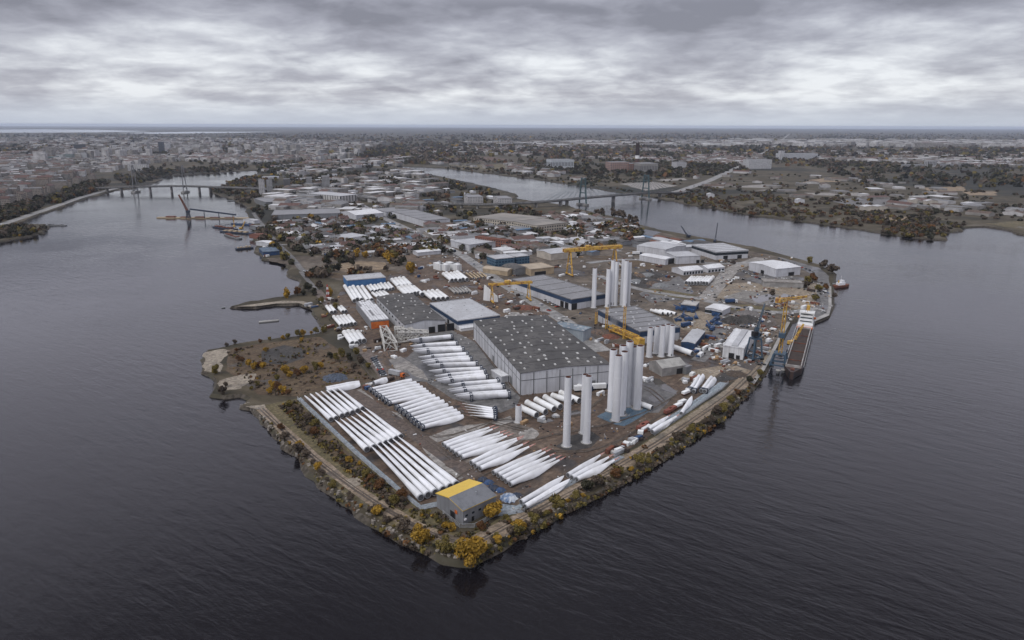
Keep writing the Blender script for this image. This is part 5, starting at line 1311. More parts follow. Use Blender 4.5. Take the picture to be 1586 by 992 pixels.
for i, (x, y, h, k) in enumerate(((445, 461, 9, 'golden'), (461, 458, 8, 'rust-brown'), (470, 458, 6, 'dark'), (478, 452, 9, 'dark'), (487, 458, 7, 'dark'), (495, 448, 8, 'bare brown'), (512, 458, 8, 'golden'), (498, 470, 6, 'olive'), (503, 515, 6, 'olive'), (520, 480, 6, 'olive'), (636, 424, 13, 'golden'), (633, 420, 10, 'golden'), (552, 399, 11, 'golden'), (565, 400, 9, 'golden'), (600, 405, 12, 'golden'), (607, 408, 11, 'golden'), (613, 402, 10, 'olive'), (586, 392, 12, 'rust-brown'), (545, 462-50, 8, 'dark'), (524, 420, 9, 'dark'), (515, 421, 9, 'dark'), (506, 410, 10, 'dark'))):
    tree(x, y, h, k, '%s tree near the brown fields beyond the inlet, %s from the spit' % ({'dark': 'dark green'}.get(k, k), ORD[i]), 'trees around the brown fields', 'tree', False, 'tree', .9)
for i, (x, y, h) in enumerate(((1276, 416, 10), (1289, 425, 11), (1254, 408, 8), (1250, 441, 9), (1258, 437, 9), (1247, 446, 8), (1196, 459, 6), (1262, 466, 6), (1268, 452, 7), (1278, 449, 6), (1292, 462, 5))):
    k = ('bare brown', 'bare brown', 'olive', 'olive', 'rust-brown')[i % 5]
    tree(x, y, h, k, '%s tree along the outer shore road, %s from the white-roofed hall' % (k, ORD[i]), 'trees along the outer shore road', 'tree', False, 'tree', 1)
for i, (x, y) in enumerate(((924, 333), (932, 335), (950, 335), (953, 336), (958, 337), (963, 340), (975, 343), (983, 347))):
    tree(x, y, 11+(i % 3)*2, 'bare brown', 'bare brown tree by the river below the far bridge, %s from the pylon' % ORD[i], 'row of bare trees below the bridge', 'tree')

# woods that read as one mass
def clump_mass(name, P, Rr, Hh, mi, mats, k, q):
    """k leafy facets for each plant of the mass"""
    r = np.random.default_rng(len(P)); N = len(P)
    d = r.normal(size=(N, k, 3)); d /= np.linalg.norm(d, axis=2)[..., None]
    lob = r.uniform(.65, 1.15, (N, k, 1))
    ctr = P[:, None, :]+np.stack([np.zeros(N), np.zeros(N), Hh*.55], 1)[:, None, :]
    sc = np.stack([Rr, Rr, Hh*.48], 1)[:, None, :]
    p = ctr+d*sc*lob
    t = r.normal(size=(N, k, 3)); nn = d*.9+r.normal(size=(N, k, 3))*.35
    u = np.cross(nn, t); u /= np.linalg.norm(u, axis=2)[..., None]
    v = np.cross(nn, u); v /= np.linalg.norm(v, axis=2)[..., None]
    s = (q*Rr[:, None]*r.uniform(.6, 1.35, (N, k)))[..., None]
    V = np.stack([p-u*s-v*s*.7, p+u*s*.9-v*s, p+u*s+v*s*.8, p-u*s*.8+v*s], 2).reshape(-1, 3)
    o = bpy.data.objects.new(name, quads(name, V, np.repeat(mi, k), mats)); col.objects.link(o)
    return tag(o, None, None, None, 'stuff')
MM = [DARKL, BARE, RUSTL, OLIVE, GOLD]
def scatter(name, regions, k, q, hlo, hhi, wide=.55, yards=True, pad=3, free=False):
    P, Rr, Hh, mi = [], [], [], []
    for poly, n, w in regions:
        xs = [p[0] for p in poly]; ys = [p[1] for p in poly]; got = 0; tries = 0
        while got < n and tries < n*6:
            tries += 1
            c = (rnd.uniform(min(xs), max(xs)), rnd.uniform(min(ys), max(ys)))
            if not inside(c, poly): continue
            # plant in drifts
            fq = .045 if c[1] > 268 else .016
            if noise_at(c[0], c[1]*(3 if c[1] > 268 else 9), fq) < rnd.uniform(-.8, .4): continue
            for _ in range(rnd.choice((1, 2, 3))):
                d = (c[0]+rnd.gauss(0, 4), c[1]+rnd.gauss(0, 1.2))
                if not inside(d, poly) or not (free or clear_spot(d[0], d[1], pad, yards)): continue
                g_ = G(*d); h = rnd.uniform(hlo, hhi)*(1 if g_.y < 3500 else 1.4)
                P.append((g_.x, g_.y, LAND)); Hh.append(h); Rr.append(h*wide*rnd.uniform(.8, 1.3)*(1 if g_.y < 3500 else 1.3)); mi.append(rnd.choices(range(5), w)[0]); got += 1
    return clump_mass(name, np.array(P), np.array(Rr), np.array(Hh), np.array(mi), MM, k, q)
WD, WM, WR = (62, 26, 4, 8, 0), (44, 38, 6, 10, 2), (30, 40, 20, 9, 1)
scatter('woodland', [([(392, 330), (400, 300), (470, 272), (620, 262), (760, 295), (800, 312), (905, 330), (990, 352), (985, 372), (900, 398), (735, 404), (700, 392), (640, 384), (520, 390), (462, 402), (440, 380)], 820, WM),
    ([(480, 440), (460, 415), (520, 395), (640, 380), (690, 385), (640, 405), (600, 430), (530, 436)], 110, (14, 50, 26, 8, 2)),
    ([(415, 345), (530, 342), (640, 360), (700, 392), (560, 396), (450, 385)], 330, (60, 30, 2, 7, 1)), ([(392, 326), (400, 326), (430, 372), (462, 410), (455, 412), (412, 385), (396, 362)], 60, WM),
    ([(325, 296), (343, 291), (358, 281), (400, 272), (440, 270), (425, 302), (395, 332), (378, 317), (353, 306)], 260, WM),
    ([(410, 300), (440, 276), (610, 262), (680, 280), (760, 296), (640, 308), (500, 295)], 800, WD),
    ([(905, 345), (990, 352), (1000, 375), (960, 385), (900, 375), (880, 362)], 160, WR)], 22, .42, 5, 9)
scatter('riverside_woods', [([(1010, 300), (1120, 292), (1300, 318), (1420, 335), (1475, 356), (1465, 374), (1400, 368), (1249, 346), (1162, 334), (1086, 322)], 700, (12, 50, 16, 22, 0)), ([(1300, 325), (1420, 335), (1500, 345), (1475, 372), (1400, 367)], 220, WM),
    ([(1000, 270), (1060, 262), (1160, 264), (1330, 280), (1586, 300), (1586, 345), (1420, 335), (1200, 310), (1060, 300)], 600, WM), ([(900, 262), (1010, 268), (1010, 284), (910, 284)], 260, WD), ([(620, 258), (840, 262), (990, 300), (900, 288), (760, 268)], 300, WM)], 20, .42, 2.2, 5, .9)
scatter('left_bank_trees', [([(-60, 345), (20, 322), (90, 300), (130, 286), (170, 280), (165, 294), (125, 307), (76, 322), (0, 346)], 420, WD), ([(175, 276), (280, 250), (380, 252), (390, 263), (250, 277), (200, 288)], 350, WD)], 18, .42, 7, 12, yards=False)
scatter('islet_trees', [([(-60, 378), (0, 371.5), (44, 365), (66, 360), (73, 352.5), (40, 350), (-60, 358)], 240, WM)], 18, .42, 4, 8, yards=False, free=True)
scatter('power_station_woods', [([(840, 252), (1160, 256), (1160, 268), (1060, 276), (1010, 275), (880, 270), (800, 262)], 700, WD)], 12, .5, 8, 13, .7)
scatter('far_forest', [([(-400, 207), (1950, 207), (1950, 262), (1200, 258), (900, 252), (620, 256), (400, 250), (-400, 262)], 17500, (34, 50, 4, 11, 1)), ([(400, 268), (395, 250), (480, 240), (640, 238), (620, 260), (560, 262), (440, 276)], 700, WD), ([(1250, 255), (1750, 255), (1750, 300), (1330, 285)], 900, WD)], 4, .8, 6, 10, .75, yards=False, pad=12)
scatter('ground_scrub', [([(352, 545), (402, 535), (495, 524), (530, 545), (560, 570), (580, 590), (505, 602), (462, 615), (400, 612), (360, 570)], 420, (12, 52, 14, 20, 2)), ([(430, 628), (458, 622), (540, 702), (600, 752), (645, 790), (610, 790), (545, 740), (480, 680)], 800, (22, 46, 8, 22, 2)),
    ([(650, 790), (690, 800), (720, 825), (760, 812), (880, 760), (1000, 690), (1010, 700), (880, 780), (760, 850), (712, 866), (650, 840), (560, 780)], 600, (12, 46, 8, 32, 2)), ([(1010, 700), (1130, 620), (1172, 585), (1160, 604), (1060, 682), (1012, 714)], 500, WM), ([(480, 452), (520, 470), (560, 545), (545, 550), (500, 480)], 160, WM)], 10, .5, .3, 1.3, .8, yards=False, pad=1)

# stones of the left shore and the tip
ST = mat('shore_stone', (.24, .215, .19), (.12, .105, .09), .9, .8, vary=.1)
mb = MB()
for q in along([(376, 630), (393, 634), (407, 648), (430, 675), (440, 691), (464, 705), (491, 741), (522, 766), (546.5, 785), (585, 814), (625, 838), (664, 853), (710, 870), (746, 861), (795, 831), (870, 790), (940, 756), (1061, 686), (1150, 616)], 950):
    if q.x > 735 and rnd.random() < .72: continue
    if 560 < q.x <= 735 and rnd.random() < .4: continue
    p = G(q.x+rnd.uniform(-3, 4), q.y+rnd.uniform(-5, 1), 1); s = rnd.choice((.4, .5, .6, .8, 1.3))*rnd.uniform(.7, 1.4)
    pts = [(p.x+s*math.cos(a)*rnd.uniform(.6, 1.1), p.y+s*math.sin(a)*rnd.uniform(.6, 1.1)) for a in (0, 1.3, 2.5, 3.8, 5)]
    mb.loft([[(x, y, .2) for x, y in pts], [(p.x+(x-p.x)*.7, p.y+(y-p.y)*.7, 1.4+s*.8*rnd.uniform(.5, 1)) for x, y in pts]], True)
tag(mb.build('shore_stones', ST), None, None, None, 'stuff')
# low growth that runs down the banks to the water
bp_, br_, bh_, bm_ = [], [], [], []
for pts, n, j in (([(730, 868), (795, 830), (824, 818), (870, 790), (940, 755), (1012, 716), (1061, 684), (1121, 641), (1150, 614), (1166, 596), (1184, 574)], 520, (-4, 5)), ([(727, 868), (664, 850), (625, 836), (585, 811), (546, 783), (522, 763), (491, 738), (464, 703), (430, 672), (407, 645)], 260, (-4, 4))):
    for q in along(pts, n):
        p = G(q.x+rnd.uniform(-2, 2), q.y+rnd.uniform(*j)); h = rnd.uniform(.5, 1.9)
        bp_.append((p.x, p.y, .2)); br_.append(h*rnd.uniform(.5, .9)); bh_.append(h); bm_.append(rnd.choices(range(5), (14, 46, 10, 28, 2))[0])
clump_mass('bank_growth', np.array(bp_), np.array(br_), np.array(bh_), np.array(bm_), MM, 14, .5)

# ================================================================== HOUSES AND THE CITY
REDR = mat('red_tile_roof', (.095, .050, .043), (.065, .040, .035), .85, .3, vary=.2)
BRNR = mat('brown_roof', (.095, .065, .05), (.06, .045, .038), .85, .3, vary=.2)
GRYR = mat('grey_roof', (.15, .15, .155), (.10, .10, .105), .8, .3, vary=.2)
WHTR = mat('white_roof', (.46, .46, .47), (.36, .36, .37), .7, .3, vary=.12)
PLAST = facade('plaster_front', (.36, .32, .28), (.05, .05, .055), 3.0, 2.9, .4, .45)
TENEM = facade('tenement_front', (.27, .235, .205), (.04, .04, .045), 3.2, 3.3, .42, .55)
def house_proto(w, l, h, rh, roofm, wallm=PLAST, name='house', cat='house', chimney=True):
    r = thing(name, None, cat)
    MB().bx(-w/2, w/2, -l/2, l/2, 0, h).build('wall', wallm, r)
    o = .4; prof = [(-w/2-o, h-.1), (0, h+rh), (w/2+o, h-.1), (w/2+o, h+.15), (0, h+rh+.28), (-w/2-o, h+.15)]
    m = MB().loft([[(x, y, z) for x, z in prof] for y in (-l/2-o, l/2+o)])
    m.build('roof', roofm, r)
    g_ = MB().add([(-w/2, -l/2+.01, h), (w/2, -l/2+.01, h), (0, -l/2+.01, h+rh-.05)], [(0, 1, 2)])
    g_.add([(-w/2, l/2-.01, h), (w/2, l/2-.01, h), (0, l/2-.01, h+rh-.05)], [(2, 1, 0)]); g_.bx(-w/2+.02, w/2-.02, -l/2+.02, l/2-.02, h-.2, h-.02)
    g_.build('gable', wallm, r)
    if chimney: MB().bx(w*.15, w*.15+.8, -l*.2, -l*.2+.8, h, h+rh+1).build('chimney', BRICK, r)
    return r
HP = {'rust red': house_proto(9, 12, 4.6, 3, REDR), 'brown': house_proto(8, 11, 4, 2.6, BRNR), 'grey': house_proto(9, 13, 4.4, 2.4, GRYR), 'pale': house_proto(10, 18, 4, 1.6, WHTR)}
CITYDIR = R(28)
zones = [([(415, 345), (530, 342), (640, 360), (700, 392), (640, 392), (560, 396), (480, 392), (450, 385)], 150, 'in the gardens left of the main road'), ([(640, 350), (760, 358), (830, 370), (760, 378), (715, 392)], 42, 'between the main road and the cream factory'),
         ([(450, 300), (640, 322), (700, 328), (630, 334), (430, 330)], 46, 'just in front of the viaduct'), ([(850, 330), (905, 332), (985, 352), (975, 372), (890, 365), (840, 345)], 44, 'by the river right of the cream factory'), ([(450, 275), (600, 264), (700, 292), (640, 306), (520, 300)], 46, 'behind the viaduct on the island')]
for poly, n, where in zones:
    xs = [p[0] for p in poly]; ys = [p[1] for p in poly]; got = 0; tr_ = 0
    while got < n and tr_ < n*8:
        tr_ += 1
        c = (rnd.uniform(min(xs), max(xs)), rnd.uniform(min(ys), max(ys)))
        if not inside(c, poly) or not clear_spot(c[0], c[1], 7): continue
        k = rnd.choices(list(HP), (20, 22, 34, 24))[0]
        q = G(*c); s = rnd.uniform(.8, 1.25)
        place(HP[k], 'small gabled house with %s roof %s' % (k, where), (q.x, q.y, LAND), CITYDIR+rnd.choice((0, math.pi/2))+rnd.gauss(0, .08), 'houses with %s roofs %s' % (k, where), (s*rnd.uniform(.85, 1.3), s*rnd.uniform(.85, 1.4), s))
        FOOT.append([(q.x+a*8, q.y+b*8) for a, b in ((-1,-1),(1,-1),(1,1),(-1,1))]); got += 1
# low commercial sheds between the houses
SH = {'dark': house_proto(16, 30, 5, .9, ROOFD, GREYW, 'low_shed', 'shed', False), 'pale': house_proto(14, 30, 5, .9, ROOFL, WALLW, 'low_shed', 'shed', False), 'white': house_proto(12, 24, 4.5, .9, ROOFW, WALLW, 'low_shed', 'shed', False), 'rusty': house_proto(13, 22, 4.5, 1, RUST, BRICK, 'low_shed', 'shed', False), 'blue': house_proto(10, 22, 4.5, .9, mat('blue_roof', (.08, .14, .22), None, .6), GREYW, 'low_shed', 'shed', False)}
szones = [([(430, 345), (640, 350), (700, 395), (480, 395)], 26, 'among the garden houses'), ([(640, 345), (905, 335), (985, 355), (985, 375), (900, 398), (735, 400)], 40, 'between the main road and the far river'), ([(410, 275), (600, 262), (780, 305), (640, 330), (430, 328)], 46, 'around the viaduct'),
          ([(985, 372), (1040, 372), (1110, 384), (1060, 388), (990, 385)], 14, 'on the far shore lots')]
for poly, n, where in szones:
    xs = [p[0] for p in poly]; ys = [p[1] for p in poly]; got = 0; tr_ = 0
    while got < n and tr_ < n*10:
        tr_ += 1
        c = (rnd.uniform(min(xs), max(xs)), rnd.uniform(min(ys), max(ys)))
        if not inside(c, poly) or not clear_spot(c[0], c[1], 10, 'shore' not in where): continue
        k = rnd.choices(list(SH), (26, 30, 24, 12, 8))[0]; q = G(*c); s = rnd.uniform(.8, 1.3)
        place(SH[k], 'low %s-roofed shed %s' % (k, where), (q.x, q.y, LAND), CITYDIR+rnd.choice((0, math.pi/2))+rnd.gauss(0, .06), '%s-roofed sheds %s' % (k, where), (s, s*rnd.uniform(.8, 1.5), 1))
        FOOT.append([(q.x+a*14, q.y+b*14) for a, b in ((-1,-1),(1,-1),(1,1),(-1,1))]); got += 1
# tenements facing the left river
TP = {'red': house_proto(15, 34, 17, 4, REDR, TENEM, 'tenement', 'tenement'), 'brown': house_proto(16, 30, 16, 3.5, BRNR, TENEM, 'tenement', 'tenement'), 'grey': house_proto(15, 38, 18, 2, GRYR, TENEM, 'tenement', 'tenement')}
qa = [(-40, 338), (10, 320), (60, 303), (110, 288), (150, 278)]
for row, (dx, dy, n) in enumerate(((0, 0, 15), (-16, -9, 15), (-34, -17, 15))):
    for i, q in enumerate(along([(x+dx, y+dy) for x, y in qa], n)):
        k = ('red', 'brown', 'grey')[(i*2+row) % 3]; p = G(q.x, q.y); a = math.atan2(G(150, 278).y-G(-40, 338).y, G(150, 278).x-G(-40, 338).x)
        place(TP[k], '%s-roofed tenement in the %s row above the left embankment, %s from the left' % (k, ('front', 'second', 'third')[row], ORD[i]), (p.x, p.y, LAND), a+math.pi/2+rnd.choice((0, math.pi/2)), 'tenements above the left embankment', (1, rnd.uniform(.8, 1.2), rnd.uniform(.85, 1.1)))
# the rest of the city is one mass of blocks
def city(name, regions, mats):
    V, M_, F = [], [], []
    for poly, n, (w0, w1), (h0, h1), wt in regions:
        xs = [p[0] for p in poly]; ys = [p[1] for p in poly]; got = 0; tr_ = 0
        while got < n and tr_ < n*6:
            tr_ += 1
            c = (rnd.uniform(min(xs), max(xs)), rnd.uniform(min(ys), max(ys)))
            if not inside(c, poly) or in_water(c): continue
            if noise_at(c[0]+50, c[1]*4, .03) < rnd.uniform(-1.0, .2): continue
            q = G(*c)
            if q.y < 2600 and near_road((q.x, q.y), 10) or any(inside((q.x, q.y), f) for f in FOOT[:70]): continue
            w, l, h = rnd.uniform(w0, w1), rnd.uniform(w0, w1*1.6), rnd.uniform(h0, h1)
            a = (noise_at(q.x, q.y, .0011)*1.2)+rnd.choice((0, math.pi/2)); ca, sa = math.cos(a), math.sin(a)
            rm = rnd.choices(range(len(mats)-2), wt)[0]; wm_ = len(mats)-2+(rnd.random() < .4)
            rh = rnd.uniform(1.5, 4) if rm < 2 else .3
            b = len(V)
            for x, y, z in ((-w/2,-l/2,0),(w/2,-l/2,0),(w/2,l/2,0),(-w/2,l/2,0),(-w/2,-l/2,h),(w/2,-l/2,h),(w/2,l/2,h),(-w/2,l/2,h),(0,-l/2,h+rh),(0,l/2,h+rh)):
                V.append((q.x+x*ca-y*sa, q.y+x*sa+y*ca, LAND+z))
            for f, m in (((0,1,5,8,4), wm_), ((1,2,6,5), wm_), ((2,3,7,9,6), wm_), ((3,0,4,7), wm_), ((5,6,9,8), rm), ((7,4,8,9), rm)):
                F.append(tuple(b+i for i in f)); M_.append(m)
            got += 1
    me = bpy.data.meshes.new(name); me.from_pydata(V, [], F)
    for m in mats: me.materials.append(m)
    me.polygons.foreach_set('material_index', M_); me.update()
    o = bpy.data.objects.new(name, me); col.objects.link(o); return tag(o, None, None, None, 'stuff')
CM = [REDR, BRNR, GRYR, WHTR, mat('city_wall', (.24, .225, .21), (.15, .142, .135), .85, .08), mat('city_wall_pale', (.42, .41, .41), (.28, .275, .275), .85, .08)]
city('city_blocks', [([(640, 345), (760, 350), (905, 333), (985, 352), (980, 372), (900, 396), (735, 400), (700, 385)], 80, (10, 26), (4, 7), (16, 26, 34, 24)), ([(60, 256), (160, 250), (320, 243), (560, 246), (560, 236), (300, 231), (60, 240)], 190, (16, 34), (22, 48), (2, 8, 40, 50)), ([(400, 300), (470, 288), (620, 262), (700, 280), (640, 330), (430, 332)], 210, (14, 34), (6, 14), (10, 16, 40, 34)), ([(-380, 360), (-80, 325), (0, 308), (60, 290), (130, 272), (200, 262), (170, 250), (-80, 262), (-380, 280)], 1400, (14, 24), (10, 17), (15, 26, 37, 22)), ([(-380, 280), (-80, 262), (170, 252), (200, 256), (300, 250), (400, 256), (480, 250), (560, 244), (560, 234), (400, 228), (-80, 232), (-380, 234)], 3400, (14, 30), (10, 20), (22, 26, 32, 20)), ([(400, 266), (440, 258), (560, 246), (640, 240), (620, 258), (560, 262), (450, 274)], 160, (16, 40), (6, 12), (20, 24, 30, 26)),
    ([(-380, 234), (-80, 232), (420, 230), (560, 234), (600, 222), (300, 214), (-380, 216)], 1600, (20, 50), (10, 24), (14, 18, 28, 40)), ([(600, 248), (760, 240), (1000, 250), (1160, 258), (1200, 240), (900, 226), (640, 230)], 1100, (14, 36), (6, 12), (30, 24, 26, 20)),
    ([(1190, 222), (1300, 220), (1586, 222), (1700, 228), (1586, 232), (1400, 228), (1240, 230)], 700, (30, 90), (15, 40), (2, 6, 22, 70)), ([(1060, 262), (1180, 268), (1400, 282), (1540, 312), (1586, 330), (1560, 345), (1440, 330), (1220, 305), (1060, 285)], 60, (14, 36), (4, 7), (14, 28, 48, 10)),
    ([(1220, 235), (1586, 238), (1700, 262), (1400, 256), (1270, 248)], 520, (18, 45), (7, 14), (10, 20, 30, 40)), ([(700, 222), (1190, 216), (1190, 226), (880, 229)], 300, (40, 120), (8, 20), (5, 15, 25, 55)), ([(640, 252), (840, 258), (900, 280), (760, 262)], 70, (14, 30), (6, 10), (30, 20, 30, 20))], CM)
for x, y, w, l, c in ((1345, 326, 30, 12, 'white domed tank shed on the far bank, left half'), (1361, 326, 26, 12, 'white domed tank shed on the far bank, right half'), (1416, 315, 26, 9, 'tan and white long shed on the far bank, left one'), (1440, 317, 26, 9, 'tan and white long shed on the far bank, right one'), (1503, 321, 34, 12, 'white shed with a red roof lantern near the bend'), (1238, 315, 18, 9, 'small bright white hut among the far bank woods'), (1100, 306, 16, 10, 'small white hut near the far bridge end')):
    p = G(x, y); r_ = house_proto(w*.9, l*1.6, 8, 2, WHTR, CREAM if 'tan' in c else WALLW, 'far_bank_shed', 'shed', False); r_.location = (p.x, p.y, LAND); r_['label'] = c

# ================================================================== YARD CLUTTER AND VEHICLES
def car_proto(m):
    r = thing('parked_car', None, 'car')
    MB().loft([[(x, -.85*k, z0), (x, .85*k, z0), (x, .9*k, z1), (x, -.9*k, z1)] for x, k, z0, z1 in ((-2.1, .9, .45, .85), (-1.9, 1, .3, .95), (1.6, 1, .3, .9), (2.1, .9, .4, .7))]).build('body', m, r)
    MB().loft([[(-1.7, -.8, .92), (1.0, -.8, .92), (1.0, .8, .92), (-1.7, .8, .92)], [(-1.2, -.65, 1.5), (.3, -.65, 1.5), (.3, .65, 1.5), (-1.2, .65, 1.5)]]).build('cabin', GLASS, r)
    for x in (-1.3, 1.3):
        for y in (-.85, .85): MB().tube((x, y-.1, .33), (x, y+.1, .33), .33, n=10).build('wheel', RUBBER, r)
    return r
CARS = {'white': car_proto(WHITE2), 'dark': car_proto(NAVY), 'silver': car_proto(GALV), 'red': car_proto(RED)}
def cars(spots, where, group):
    for i, (x, y, a) in enumerate(spots):
        k = ('white', 'dark', 'silver', 'dark', 'white', 'red', 'silver')[(i*5+len(spots)) % 7]; p = G(x, y)
        place(CARS[k], '%s car %s, %s along the line' % (k, where, ORD[i]), (p.x, p.y, LAND+.2), R(a), group, 1.1)
cars([(579+i*1.7, 557+i*2.9, 12) for i in range(10)], 'parked beside the brown road by the scrub', 'cars parked by the scrub')
cars([(962+i*3.4, 434+i*1.0, 60) for i in range(7)], 'parked near the tubes behind the grey hall', 'cars parked behind the grey hall')
cars([(1206+i*6, 402+i*2.2, 80) for i in range(10)], 'parked along the outer shore road', 'cars parked on the outer shore')
cars([(1152+i*5, 421+i*2.4, 20) for i in range(6)], 'parked left of the white-roofed hall', 'cars parked by the white-roofed hall')
cars([(655, 367, -50), (690, 384, -50), (735, 411, -48), (800, 450, 132), (850, 482, 132), (620, 350, -50)], 'driving on the main road', 'cars on the main road')
cars([(1118, 432, 60), (1103, 452, 60), (440, 388, 115), (473, 421, 170), (1054, 296.5, 40), (1075, 289, 40)], 'driving on a side road', 'cars on the side roads')
cars([(845, 467, 40), (851, 470, 40), (857, 473, 40), (863, 476, 40)], 'parked along the navy-banded hall', 'cars by the navy-banded hall')
def truck_proto(cabm, boxm):
    r = thing('lorry', None, 'lorry')
    MB().bx(-4.5, 4.6, -1.25, 1.25, 1.1, 3.9).build('trailer', boxm, r)
    c = MB().bx(5.1, 7.2, -1.2, 1.2, .6, 3.0).build('cab', cabm, r)
    MB().bx(7.21, 7.28, -1.05, 1.05, 1.7, 2.7).build('windscreen', GLASS, c)
    MB().bx(-4.4, 7, -.5, .5, .6, 1.0).build('chassis', DARK, r)
    for x in (-3.6, -2.4, 3.8, 6.2):
        for y in (-1.1, 1.1): MB().tube((x, y-.18, .5), (x, y+.18, .5), .5, n=10).build('wheel', RUBBER, r)
    return r
TR = {'white': truck_proto(NAVY, WHITE2), 'blue': truck_proto(WHITE2, BLUED), 'orange': truck_proto(ORANGE, GALV)}
for k, x, y, a, l in (('white', 927, 604, 8, 'white box lorry with dark cab parked at the warehouse front'), ('white', 900, 607, 8, 'white trailer lorry half hidden behind the lone tall tubes'), ('blue', 1062, 507, 30, 'blue-bodied lorry beside the row of five tubes'), ('orange', 612, 583, -30, 'orange-cabbed lorry among scrap on the concrete by the brown road'), ('white', 700, 390, -48, 'white box lorry on the main road'),
                      ('blue', 1130, 470, 5, 'blue lorry on the road behind the long white shed'), ('white', 985, 395, 5, 'white lorry by the white ribbed halls')):
    p = G(x, y); place(TR[k], l, (p.x, p.y, LAND+.2), R(a))
def box_proto(name, cat, d, m, ribs=True):
    r = MB(); r.bx(-d[0]/2, d[0]/2, -d[1]/2, d[1]/2, 0, d[2])
    if ribs:
        for i in range(int(d[0]/.6)):
            x = -d[0]/2+.3+i*.6
            for s in (-1, 1): r.bx(x-.12, x+.12, s*d[1]/2-.04, s*d[1]/2+.04, .15, d[2]-.15)
        for s in (-1, 1):
            for t_ in (-1, 1): r.bx(s*d[0]/2-.1, s*d[0]/2+.1, t_*d[1]/2-.1, t_*d[1]/2+.1, 0, d[2]+.05)
    return tag(r.build(name, m), None, cat)
CT = {'white': box_proto('shipping_container', 'container', (6, 2.4, 2.5), WHITE2), 'navy': box_proto('shipping_container', 'container', (6, 2.4, 2.5), BLUED), 'rust': box_proto('shipping_container', 'container', (6, 2.4, 2.5), RUST), 'brown': box_proto('shipping_container', 'container', (6, 2.4, 2.5), CARGO), 'grey': box_proto('shipping_container', 'container', (6, 2.4, 2.5), GALV)}
SK = {'timber': box_proto('timber_stack', 'timber stack', (4, 1.6, 1.2), TIMBER, False), 'concrete': box_proto('concrete_block', 'block', (3, 1.5, 1), CONCP, False), 'crate': box_proto('packing_crate', 'crate', (2.2, 1.6, 1.4), TIMBER), 'pallet': box_proto('pallet_load', 'pallet load', (2.4, 2.0, 1.4), WHITE2, False)}
def heap(name, label, x, y, r, h, m, cat='heap', group=None):
    p = G(x, y); n = 26; rings = []
    for f in (0, .25, .5, .75, .95):
        rings.append([((1-f)*r*math.cos(2*math.pi*i/n)*(1+.22*noise_at(i*3.1, f*9, 1)+rnd.uniform(-.06, .06)), (1-f)*r*math.sin(2*math.pi*i/n)*(1+.22*noise_at(i*2.7+4, f*7, 1)+rnd.uniform(-.06, .06)), h*f**.8*(1+rnd.uniform(-.06, .06))) for i in range(n)])
    o = MB().loft(rings).build(name, m); o.location = (p.x, p.y, LAND+.1)
    return tag(o, label, cat, group)
heap('coal_heap', 'dark conical heap behind the white quay shed, left one', 1133, 499, 9, 5.5, COAL)
heap('coal_heap', 'dark heap behind the white quay shed, right one', 1158, 497, 12, 5, COAL)
heap('coal_heap', 'broad grey heap behind the navy quay crane', 1160, 488, 12, 4, dirt('grey_heap', (.12, .11, .11), (.08, .075, .075), (.15, .14, .135), .3, .95))
heap('soil_heap', 'brown soil heap on the spoil ground by the quay', 1140, 580, 7, 1.8, dirt('soil', (.06, .045, .035), (.04, .03, .025), (.08, .06, .045), .3, .95))
heap('rubble_heap', 'rust-coloured scrap heap beside the yellow lattice boom', 930, 515, 8, 2.2, SCRAP)
heap('rubble_heap', 'scrap heap under the left end of the yellow lattice boom', 946, 522, 7, 2, RUST)
heap('rubble_heap', 'mixed scrap heap on the concrete beside the brown road', 620, 582, 6, 2.2, SCRAP)
heap('rubble_heap', 'scrap heap in front of the orange tarpaulin frames', 600, 549, 7, 2.2, SCRAP)
heap('rubble_heap', 'scrap heap behind the great warehouse, left one', 812, 477, 9, 2.2, RUST)
heap('rubble_heap', 'scrap heap behind the great warehouse, right one', 838, 487, 8, 2, SCRAP)
heap('navy_scrap', 'navy steel scrap pile on the headland scrub by the long field', 518, 586, 8, 3, mat('navy_scrap', (.06, .08, .12), (.03, .035, .045), .7, .9, bump=.4))
for i, (x, y, r_, h_) in enumerate(((748, 744, 2.6, 1.8), (757, 748, 2.4, 1.6), (764, 757, 3, 1.8), (775, 760, 2.4, 1.5), (788, 772, 4, 2.4), (800, 768, 2.5, 1.4))):
    heap('covered_pile', '%s tarpaulin pile among the red-tipped roots by the shed, %s from the left' % (('navy', 'blue', 'navy', 'blue', 'blue-white', 'navy')[i], ORD[i]), x, y, r_, h_, (NAVY, BLUED, NAVY, BLUED, mat('blue_white_tarp', (.10, .16, .28), (.45, .48, .52), .5, .4), NAVY)[i], 'covered pile', 'covered piles by the shed')
for i, (x, y) in enumerate(((1052, 481), (1060, 477), (1070, 484), (1076, 478), (1058, 492), (1066, 497), (1078, 494), (1050, 498), (1104, 500), (1098, 508), (1110, 496), (1103, 512), (1112, 504), (1108, 490))):
    p = G(x, y); m_ = MB(); L_ = rnd.uniform(4, 8)
    m_.bx(-L_/2, L_/2, -1.3, 1.3, .9, 2+rnd.uniform(0, 1)); m_.bar((-L_/2, 0, 2), (L_/2+2, 0, rnd.uniform(3, 6.5)), .7)
    for q in (-1, 1):
        for s in (-1, 1): m_.tube((q*L_*.35, s*1.4-.25, .7), (q*L_*.35, s*1.4+.25, .7), .7, n=10)
    o = m_.build('navy_machine', BLUED); o.location = (p.x, p.y, LAND+.15); o.rotation_euler.z = rnd.uniform(0, 6)
    tag(o, 'navy yard machine on big wheels near the long white shed, %s of its herd' % ORD[i], 'machine', 'navy machines by the long white shed')
